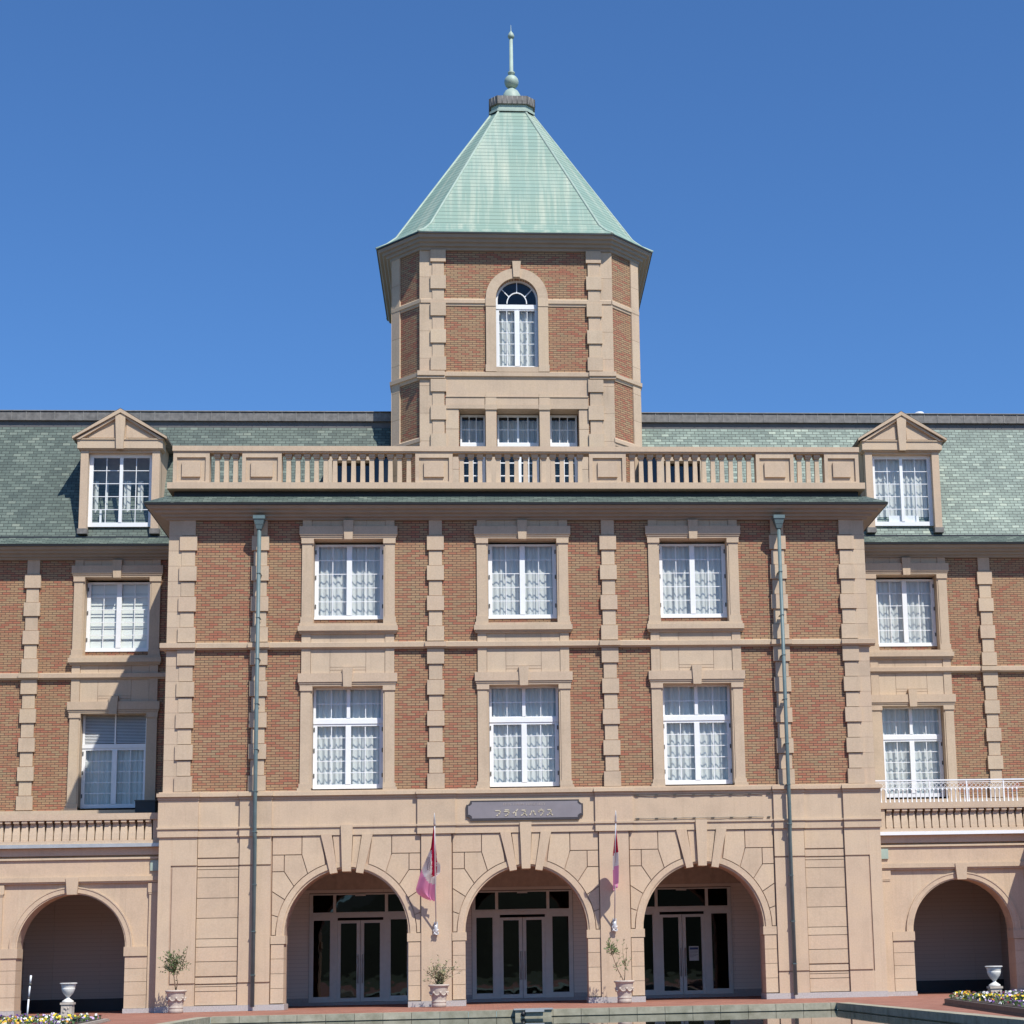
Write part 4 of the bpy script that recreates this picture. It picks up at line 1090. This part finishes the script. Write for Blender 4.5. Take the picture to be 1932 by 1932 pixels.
# ------------------------------------------------------------------ two clip-on light cables on the right-hand frieze
for z, lab, sp in ((5.375, "thin dark cable with clips under the cornice above the right-hand arch", 8), (4.765, "thin dark cable with clips low on the frieze above the right-hand arch", 8)):
    CB = empty("light_cable", (4.6, -.15, z), lab, "cable", "cables along the frieze")
    b = MB(); b.tube([(2.90 + .02 * k, -.142, z + .006 * math.sin(k * .21)) for k in range(0, 176, 4)], .009, 5); put(b, "cord", plain("cable_grey", (.16, .15, .13), .6), CB)
    for k in range(sp):
        xx = 2.98 + k * .50; b = MB(); b.box(xx - .04, xx + .04, -.156, -.11, z - .013, z + .013); put(b, "clip", HINGE, CB)

# ------------------------------------------------------------------ flags
def cloth_mat(name, c):
    m, n, l, b = mat(name); setin(b, Base_Color=c4(c), Roughness=.8)
    tr = node(n, "ShaderNodeBsdfTranslucent"); tr.inputs[0].default_value = c4(c)
    x = node(n, "ShaderNodeMixShader"); x.inputs[0].default_value = .25
    l.new(b.outputs[0], x.inputs[1]); l.new(tr.outputs[0], x.inputs[2]); l.new(x.outputs[0], n["Material Output"].inputs[0]); return m
FLAGM = [cloth_mat("flag_crimson", (.50, .006, .06)), cloth_mat("flag_pink", (.84, .33, .56)), cloth_mat("flag_white", (.82, .81, .79)), cloth_mat("flag_emblem", (.42, .38, .38))]
POLEM = plain("pole_silver", (.62, .61, .60), .35, .3)
def flag(px, lab, lab2, spread):
    base = Vector((px, -.22, 2.0)); tip = Vector((px + .0, -1.42, 4.88)); d = (tip - base)
    FP = empty("flagpole", base, lab, "flagpole", "flagpoles on the arcade piers")
    b = MB(); b.tube([base + d * t for t in (0, .3, .6, .9)], .016, 8); put(b, "pole", POLEM, FP)
    b = MB(); b.lathe([(.02, 0), (.035, .05), (.022, .10), (.03, .14), (.018, .2), (.004, .34)], 0, 0, 10)
    M2 = Matrix.Translation(base + d * .89) @ d.to_track_quat('Z', 'Y').to_matrix().to_4x4()
    b.v = [tuple(M2 @ Vector(q)) for q in b.v]; put(b, "spearhead", POLEM, FP)
    b = MB(); b.box(px - .05, px + .05, -.24, -.185, 1.83, 2.16); b.lathe([(.03, 1.86), (.045, 1.9), (.045, 2.02), (.03, 2.1)], px, -.235, 10)
    for k in range(3):
        a = 2.1 * k + .3
        b.tube([(px + .07 * math.cos(t + a) * (1 if k else .8), -.26, 1.90 + .07 * math.sin(t)) for t in [2 * math.pi * i / 10 for i in range(11)]], .011, 5)
    put(b, "wall_bracket", POLEM, FP)
    # cloth: limp sheet below the upper pole
    v = []; fs = []; mi = []; nu, nv = 26, 44
    def lerp(tab, t):
        for (a, x0), (c, x1) in zip(tab, tab[1:]):
            if t <= c: return x0 + (x1 - x0) * (t - a) / (c - a)
        return tab[-1][1]
    if spread:      # hoist on the right, fly blown out to the left
        LE = [(0, 530), (.28, 488), (.58, 345), (.84, 262), (.90, 285), (.96, 370), (1, 470)]
        RE = [(0, 536), (.15, 549), (.47, 575), (.51, 618), (.63, 616), (.67, 560), (1, 546)]
        for j in range(nv + 1):
            t = j / nv; z = 4.52 - 1.82 * t
            for i in range(nu + 1):
                u = i / nu; p_ = lerp(LE, t) * (1 - u) + lerp(RE, t) * u
                X_ = px + (p_ - 545) * .00181
                Y_ = -1.30 + .86 * t + .05 * min(1, t * 2.5) * math.sin(u * 9 + 1.5 * t) * (1.2 - .6 * u) + .10 * t * (1 - u)
                v.append((X_, Y_, z + .02 * math.sin(u * 7)))
        for j in range(nv):
            for i in range(nu):
                u = (i + .5) / nu; t = (j + .5) / nv; p_ = lerp(LE, t) * (1 - u) + lerp(RE, t) * u; q_ = 260 + 1065 * t
                fs.append((j * (nu + 1) + i, j * (nu + 1) + i + 1, (j + 1) * (nu + 1) + i + 1, (j + 1) * (nu + 1) + i))
                inside = ((p_ - 520) / 175) ** 2 + ((q_ - 790) / 285) ** 2 < 1 or (p_ > 508 and 950 < q_ < 1090) or p_ > 566 and q_ > 700
                if q_ < 590 or (498 < p_ < 566 and q_ < 952): m_ = 0
                elif inside: m_ = 2 if not (((p_ - 450) / 38) ** 2 + ((q_ - 790) / 105) ** 2 < 1 and (i * 7 + j * 5) % 3 != 0) else 3
                elif q_ < 890 and p_ > 400: m_ = 2
                else: m_ = 1
                mi.append(m_)
    else:           # edge on: the sheet hangs in the plane of the pole
        for j in range(nv + 1):
            t = j / nv; z = 4.50 - 1.46 * t
            yp = -1.42 + (4.88 - z) / 2.88 * 1.2
            for i in range(nu + 1):
                u = i / nu
                wd = .50 * math.sin(min(1, t * 1.5 + .05) * 1.57)
                v.append((px + .012 + .055 * math.sin(u * 10.5 + 2.2 * t) * min(1, t * 2.2) + .018 * t, yp + .02 + wd * u - .25 * t * (1 - u), z - .16 * u * t))
        for j in range(nv):
            for i in range(nu):
                t = (j + .5) / nv
                fs.append((j * (nu + 1) + i, j * (nu + 1) + i + 1, (j + 1) * (nu + 1) + i + 1, (j + 1) * (nu + 1) + i)); mi.append(0 if t < .46 else 2 if t < .68 else 1)
    me = bpy.data.meshes.new("flag"); me.from_pydata(v, [], fs)
    for mm in FLAGM: me.materials.append(mm)
    for p, m_ in zip(me.polygons, mi): p.use_smooth = True; p.material_index = m_
    o = bpy.data.objects.new("flag", me); COL.objects.link(o); tag(o, lab2, "flag", "flags hanging on the arcade")
flag(-2.34, "thin pole leaning out of the pier left of the middle arch", "spread pink and crimson flag with white disc hanging left of the middle arch", True)
flag(2.30, "thin pole leaning out of the pier right of the middle arch", "furled pink and crimson flag hanging edge-on right of the middle arch", False)

# ------------------------------------------------------------------ plants
LEAF = plain("olive_leaf", (.115, .150, .070), .6, 0, .35, 11); LEAF2 = plain("pale_leaf", (.33, .31, .17), .65, 0, .3, 11); LEAF3 = plain("fresh_leaf", (.10, .17, .045), .55, 0, .35, 11)
BARK = plain("bark", (.17, .115, .075), .9, 0, .25, 20)
def leaf(b, p, d, L, w_, m=0):
    d = d.normalized(); s_ = d.orthogonal().normalized(); s_.rotate(__import__('mathutils').Quaternion(d, random.uniform(0, 6.28)))
    p = Vector(p); b.face([p, p + d * L * .5 + s_ * w_, p + d * L, p + d * L * .5 - s_ * w_], m)
def pot_plant(x, y, lab, twigs, leafm, scale=1.0, dens=9, ll=.075, clumps=()):
    R = empty("potted_shrub", (x, y, 0), lab, "potted plant", "potted shrubs along the arcade")
    b = MB()
    prof = [(.165, .004), (.185, .02), (.18, .085), (.172, .098), (.185, .11), (.19, .125), (.175, .14), (.18, .18), (.205, .30), (.225, .43), (.232, .455), (.262, .47), (.268, .488), (.262, .505), (.235, .51), (.215, .50), (.20, .45)]
    b.lathe(prof, x, y, 32)
    put(b, "pot", POT, R)
    b = MB()
    for k in range(8):     # moulded garland
        a0 = 2 * math.pi * k / 8 + .2; pts = []
        for i in range(9):
            a = a0 + (2 * math.pi / 8) * i / 8; z = .325 - .055 * math.sin(math.pi * i / 8); rr = .19 + (z - .18) * .155 + .012; pts.append((x + rr * math.cos(a), y + rr * math.sin(a), z))
        b.tube(pts, .016, 6)
        b.lathe([(.001, .30), (.03, .31), (.03, .35), (.001, .36)], x + .225 * math.cos(a0), y + .225 * math.sin(a0), 8)
    put(b, "garland", POT, R)
    b = MB(); b.lathe([(.20, .45), (.20, .472), (.0, .478)], x, y, 20); put(b, "soil", plain("soil", (.05, .035, .025), .95), R)
    tr = MB(); lv = MB()
    for pts, r0, dn in twigs:
        P3 = [Vector((x + a, y + c, z)) for a, c, z in pts]
        tr.tube(P3, r0, 6, 0, r0 * .35)
        n_ = len(P3)
        for i in range(n_ - 1):
            L = (P3[i + 1] - P3[i]).length
            for k in range(int(L * dn * 10)):
                t = random.random(); p = P3[i].lerp(P3[i + 1], t); d = Vector((random.uniform(-1, 1), random.uniform(-1, 1), random.uniform(-.3, 1)))
                leaf(lv, p, d, ll * random.uniform(.7, 1.3), ll * .17, random.choice((0, 0, 1)))
    for cx, cy, cz, rad, n_ in clumps:
        for k in range(n_):
            d = Vector((random.gauss(0, 1), random.gauss(0, 1), random.gauss(0, 1))).normalized() * rad * random.random() ** .5
            p = Vector((x + cx, y + cy, cz)) + d
            leaf(lv, p, d + Vector((0, 0, .3 * rad)), ll * random.uniform(.7, 1.3), ll * .17, random.choice((0, 0, 1)))
    put(tr, "trunk", BARK, R); put(lv, "foliage", leafm, R)
    for ch in R.children:
        for vv in ch.data.vertices: vv.co.z *= 1.12
tw = [([(0, 0, .46), (-.03, .0, .62), (-.06, 0, .80), (-.12, .02, 1.0), (-.2, 0, 1.2)], .018, 0), ([(0, 0, .5), (.03, .02, .68), (0, 0, .80), (.1, 0, 1.0), (.22, 0, 1.25), (.26, 0, 1.47)], .013, 2)]
for k in range(20):
    a = random.uniform(0, 6.28); e = random.uniform(.12, .36); z = random.uniform(1.0, 1.42)
    tw.append(([(-.05, 0, .82 + random.uniform(0, .2)), (-.05 + e * .5 * math.cos(a), e * .5 * math.sin(a), z - .1), (-.05 + e * math.cos(a), e * math.sin(a), z)], .006, 4.5))
for dx, z in ((-.50, 1.24), (-.42, .90), (.33, .98), (-.48, 1.02), (.2, 1.4)): tw.append(([(-.05, 0, .95), (dx * .6, 0, (z + 1) / 2), (dx, 0, z)], .005, 3))
pot_plant(-8.80, -.95, "grey-green potted olive with the fullest crown, at the left end of the arcade", tw, [LEAF, LEAF3], clumps=((-.08, 0, 1.05, .22, 120), (-.15, 0, 1.2, .15, 60), (.15, .02, 1.05, .18, 50)))
tw = []
for k in range(26):
    a = random.uniform(0, 6.28); e = random.uniform(.08, .34); z = random.uniform(.65, 1.02); tw.append(([(random.uniform(-.1, .1), 0, .46), (e * .5 * math.cos(a), e * .5 * math.sin(a), (z + .46) / 2 + .05), (e * math.cos(a), e * math.sin(a), z)], .005, 3.4))
for dx, z in ((.55, .92), (.48, 1.0), (.60, .80), (-.42, .60), (-.38, .85), (.0, 1.18), (.25, 1.08), (-.22, 1.08)): tw.append(([(0, 0, .47), (dx * .5, 0, .5 * z + .28), (dx, 0, z)], .005, 3.2))
pot_plant(-2.25, -.95, "low pale straggly shrub in a stone pot left of the middle arch", tw, [LEAF2, LEAF], dens=6, clumps=((-.12, 0, .72, .17, 90), (.05, .0, .66, .14, 40)))
tw = [([(0, 0, .46), (-.04, 0, .55), (-.15, 0, .74), (-.24, 0, .95), (-.30, 0, 1.12), (-.38, 0, 1.3)], .014, .6), ([(0, 0, .48), (.02, 0, .62), (.03, .0, .82), (.07, 0, 1.05), (.08, 0, 1.33)], .012, 1.6),
      ([(.03, 0, .80), (.0, 0, .95), (-.02, 0, 1.15), (-.0, 0, 1.46)], .007, 2.2), ([(.03, 0, .75), (.12, 0, .90), (.20, 0, 1.0)], .006, 4), ([(-.2, 0, .85), (-.12, 0, .98), (-.08, 0, 1.2)], .006, 1.5),
      ([(-.28, 0, 1.08), (-.2, 0, 1.22), (-.14, 0, 1.42)], .006, 3), ([(-.30, 0, 1.1), (-.44, 0, 1.2), (-.5, 0, 1.22)], .006, 4), ([(-.33, 0, 1.2), (-.36, 0, 1.35), (-.38, 0, 1.48)], .006, 5), ([(.08, 0, .78), (.12, 0, .68)], .004, 2)]
pot_plant(2.46, -.95, "open forked shrub in a stone pot with one leafy branch, right of the middle arch", tw, [LEAF3, LEAF], clumps=((-.33, 0, 1.24, .13, 110), (-.24, 0, 1.15, .09, 50), (.03, 0, .88, .08, 24), (-.17, 0, .80, .07, 18)))

# ------------------------------------------------------------------ flower beds, urns, stake
FL = [plain("petal_yellow", (.85, .62, .02), .6), plain("petal_orange", (.80, .36, .06), .6), plain("petal_white", (.82, .80, .74), .6), plain("petal_purple", (.16, .07, .26), .6), plain("petal_lilac", (.52, .38, .62), .6), plain("petal_maroon", (.16, .015, .03), .6), plain("bed_leaf", (.06, .11, .03), .7)]
def bed(poly, lab, lab2, seed, kerb_mat, kh, fz):
    R = empty("flower_bed", (*poly[0], 0), lab, "flower bed", "raised flower beds")
    b = MB(); n_ = len(poly)
    cxm = sum(p[0] for p in poly) / n_; cym = sum(p[1] for p in poly) / n_
    inner = [(p[0] + (cxm - p[0]) * .05, p[1] + (cym - p[1]) * .05) for p in poly]
    b.vprism(poly, .002, .03); b.vprism([(p[0] + (cxm - p[0]) * .012, p[1] + (cym - p[1]) * .012) for p in poly], .031, kh)
    put(b, "kerb", kerb_mat, R)
    b = MB(); b.vprism(inner, .032, kh + .007); put(b, "bed_soil", plain("bed_earth", (.05, .036, .026), .95), R)
    rnd = random.Random(seed); fb = MB()
    xs = [p[0] for p in inner]; ys_ = [p[1] for p in inner]
    def inside(x, y):
        c_ = True
        for i in range(n_):
            (xa, ya), (xb, yb_) = inner[i], inner[(i + 1) % n_]
            if (xb - xa) * (y - ya) - (yb_ - ya) * (x - xa) < 0: c_ = False
        return c_
    k = 0
    while k < 1500:
        x, y = rnd.uniform(min(xs), max(xs)), rnd.uniform(min(ys_), max(ys_))
        if not inside(x, y): continue
        k += 1; ci = rnd.random(); z = fz + rnd.random() * .11
        ph = math.sin(x * 2.7 + seed) + math.sin(y * 1.9)
        c_ = 0 if ph > .7 else 3 if ph < -.9 else 2 if abs(ph) < .25 else rnd.choice((1, 4, 4, 5, 2))
        if rnd.random() < .35: c_ = rnd.randrange(6)
        for q in range(3):
            d = Vector((rnd.uniform(-1, 1), rnd.uniform(-1, .3), rnd.uniform(.1, .9))).normalized(); s_ = d.orthogonal().normalized() * .032; t_ = d.cross(s_)
            p = Vector((x + rnd.uniform(-.03, .03), y + rnd.uniform(-.03, .03), z)); fb.face([p - s_, p - t_, p + s_, p + t_], c_ if q < 2 else 6)
        p = Vector((x, y, fz - .03)); fb.face([p, p + Vector((rnd.uniform(-.06, .06), rnd.uniform(-.06, .06), .1)), p + Vector((rnd.uniform(-.06, .06), rnd.uniform(-.06, .06), .11))], 6)
    o = fb.build("pansies", FL, None, lab2, "flowers", None, "stuff")
bed([(8.33, -9.95), (7.35, -18.6), (14, -18.6), (14, -7.5), (9.3, -7.6)], "dark-edged flower bed at the right edge of the paving", "yellow and white pansies massed in the right-hand bed", 3, plain("kerb_dark", (.085, .07, .062), .6, 0, .25, 8), .125, .14)
bed([(-9.0, -7.6), (-10.0, -6.2), (-15, -6.2), (-15, -16), (-8.25, -16)], "pale-edged flower bed at the left edge of the paving", "purple and yellow pansies massed in the left-hand bed", 9, plain("kerb_pale", (.36, .31, .26), .7, 0, .2, 8), .055, .06)
def urn(x, y, lab, k, z0):
    R = empty("garden_urn", (x, y, 0), lab, "urn", "urns in the flower beds")
    b = MB()
    b.box(x - .135 * k, x + .135 * k, y - .135 * k, y + .135 * k, z0, z0 + .05)
    b.box(x - .115 * k, x + .115 * k, y - .115 * k, y + .115 * k, z0 + .051, z0 + .27 * k)
    b.box(x - .135 * k, x + .135 * k, y - .135 * k, y + .135 * k, z0 + .271 * k, z0 + .315 * k)
    for dx, dz in ((-.05, .12), (.05, .10), (0, .18), (-.03, .2), (.04, .2)): b.lathe([(.0, z0 + dz * k - .03), (.03, z0 + dz * k), (0, z0 + dz * k + .03)], x + dx * k, y - .113 * k, 8)
    put(b, "pedestal", POT, R)
    b = MB(); z = z0 + .316 * k
    pr = [(.125, 0), (.12, .03), (.07, .065), (.035, .09), (.032, .11), (.06, .14), (.115, .21), (.14, .28), (.142, .305), (.135, .312), (.145, .325), (.15, .37), (.155, .385), (.18, .395), (.185, .41), (.165, .418), (.14, .40)]
    b.lathe([(r * k, z + h * k) for r, h in pr], x, y, 28); put(b, "bowl", URN, R)
urn(9.72, -9.0, "white stone urn on a pedestal in front of the right-hand wing arch", 1.02, .02)
urn(-9.9, -7.6, "white stone urn on a pedestal in front of the left-hand wing arch", .98, .10)
R = empty("marker_stake", (-10.64, -7.9, .1), "thin white stake with a dark band standing in the left flower bed", "stake")
b = MB(); b.tube([(-10.66, -7.9, .1), (-10.64, -7.9, .50)], .018, 8); b.tube([(-10.638, -7.9, .545), (-10.625, -7.9, .78)], .018, 8); b.tube([(-10.62, -7.9, .83), (-10.61, -7.9, .99)], .021, 8); put(b, "rod", WHITE, R)
b = MB(); b.tube([(-10.64, -7.9, .50), (-10.638, -7.9, .545)], .0185, 8); b.lathe([(.02, .78), (.034, .79), (.034, .82), (.02, .83)], -10.622, -7.9, 8); put(b, "band", HINGE, R)
# water spout on the pool rim
R = empty("water_spout", (.0, -6.4, 0), "stone spout block with a metal lip set in the middle of the pool's far rim", "fountain spout")
b = MB(); b.box(-.42, .38, -6.62, -6.222, -.5, .015); put(b, "block", RIM, R)
b = MB(); b.box(-.45, .42, -6.66, -6.0, .016, .04); b.box(-.20, .22, -6.68, -6.662, -.03, .04); put(b, "lip", METAL, R)
b = MB()
v0 = len(b.v); b.tube([(-.24, -6.645, -.07), (-.24, -6.60, -.07)], .055, 12); put(b, "outlet", GUTT, R)
# notice on the right-hand door, dark box on the left balcony
R = empty("notice", (5.0, 4.98, 1.05), "small paper notice with a blue heading taped to the right-hand door glass", "notice")
b = MB(); b.box(4.845, 5.125, 4.996, 5.0, 1.05, 1.465); put(b, "sheet", plain("paper", (.62, .66, .66), .7, 0, .04), R)
b = MB(); b.box(4.86, 5.11, 4.992, 4.9955, 1.365, 1.43); put(b, "heading", plain("blue_ink", (.05, .09, .20), .7), R)
b = MB()
for z, w_ in ((1.33, .22), (1.30, .24), (1.27, .20), (1.22, .24), (1.19, .18), (1.16, .10)): b.box(4.87, 4.87 + w_, 4.993, 4.9955, z - .008, z + .004)
put(b, "text_lines", plain("grey_ink", (.25, .27, .30), .7), R)
R = empty("equipment_box", (-10.5, 3.6, 4.9), "black equipment box in shade at the right end of the left-hand balcony", "box")
b = MB(); b.box(-10.83, -10.28, 3.55, 4.0, 4.905, 5.77); put(b, "casing", GUTT, R)
b = MB(); b.box(-10.85, -10.26, 3.53, 4.02, 5.772, 5.80); put(b, "lid", HINGE, R)
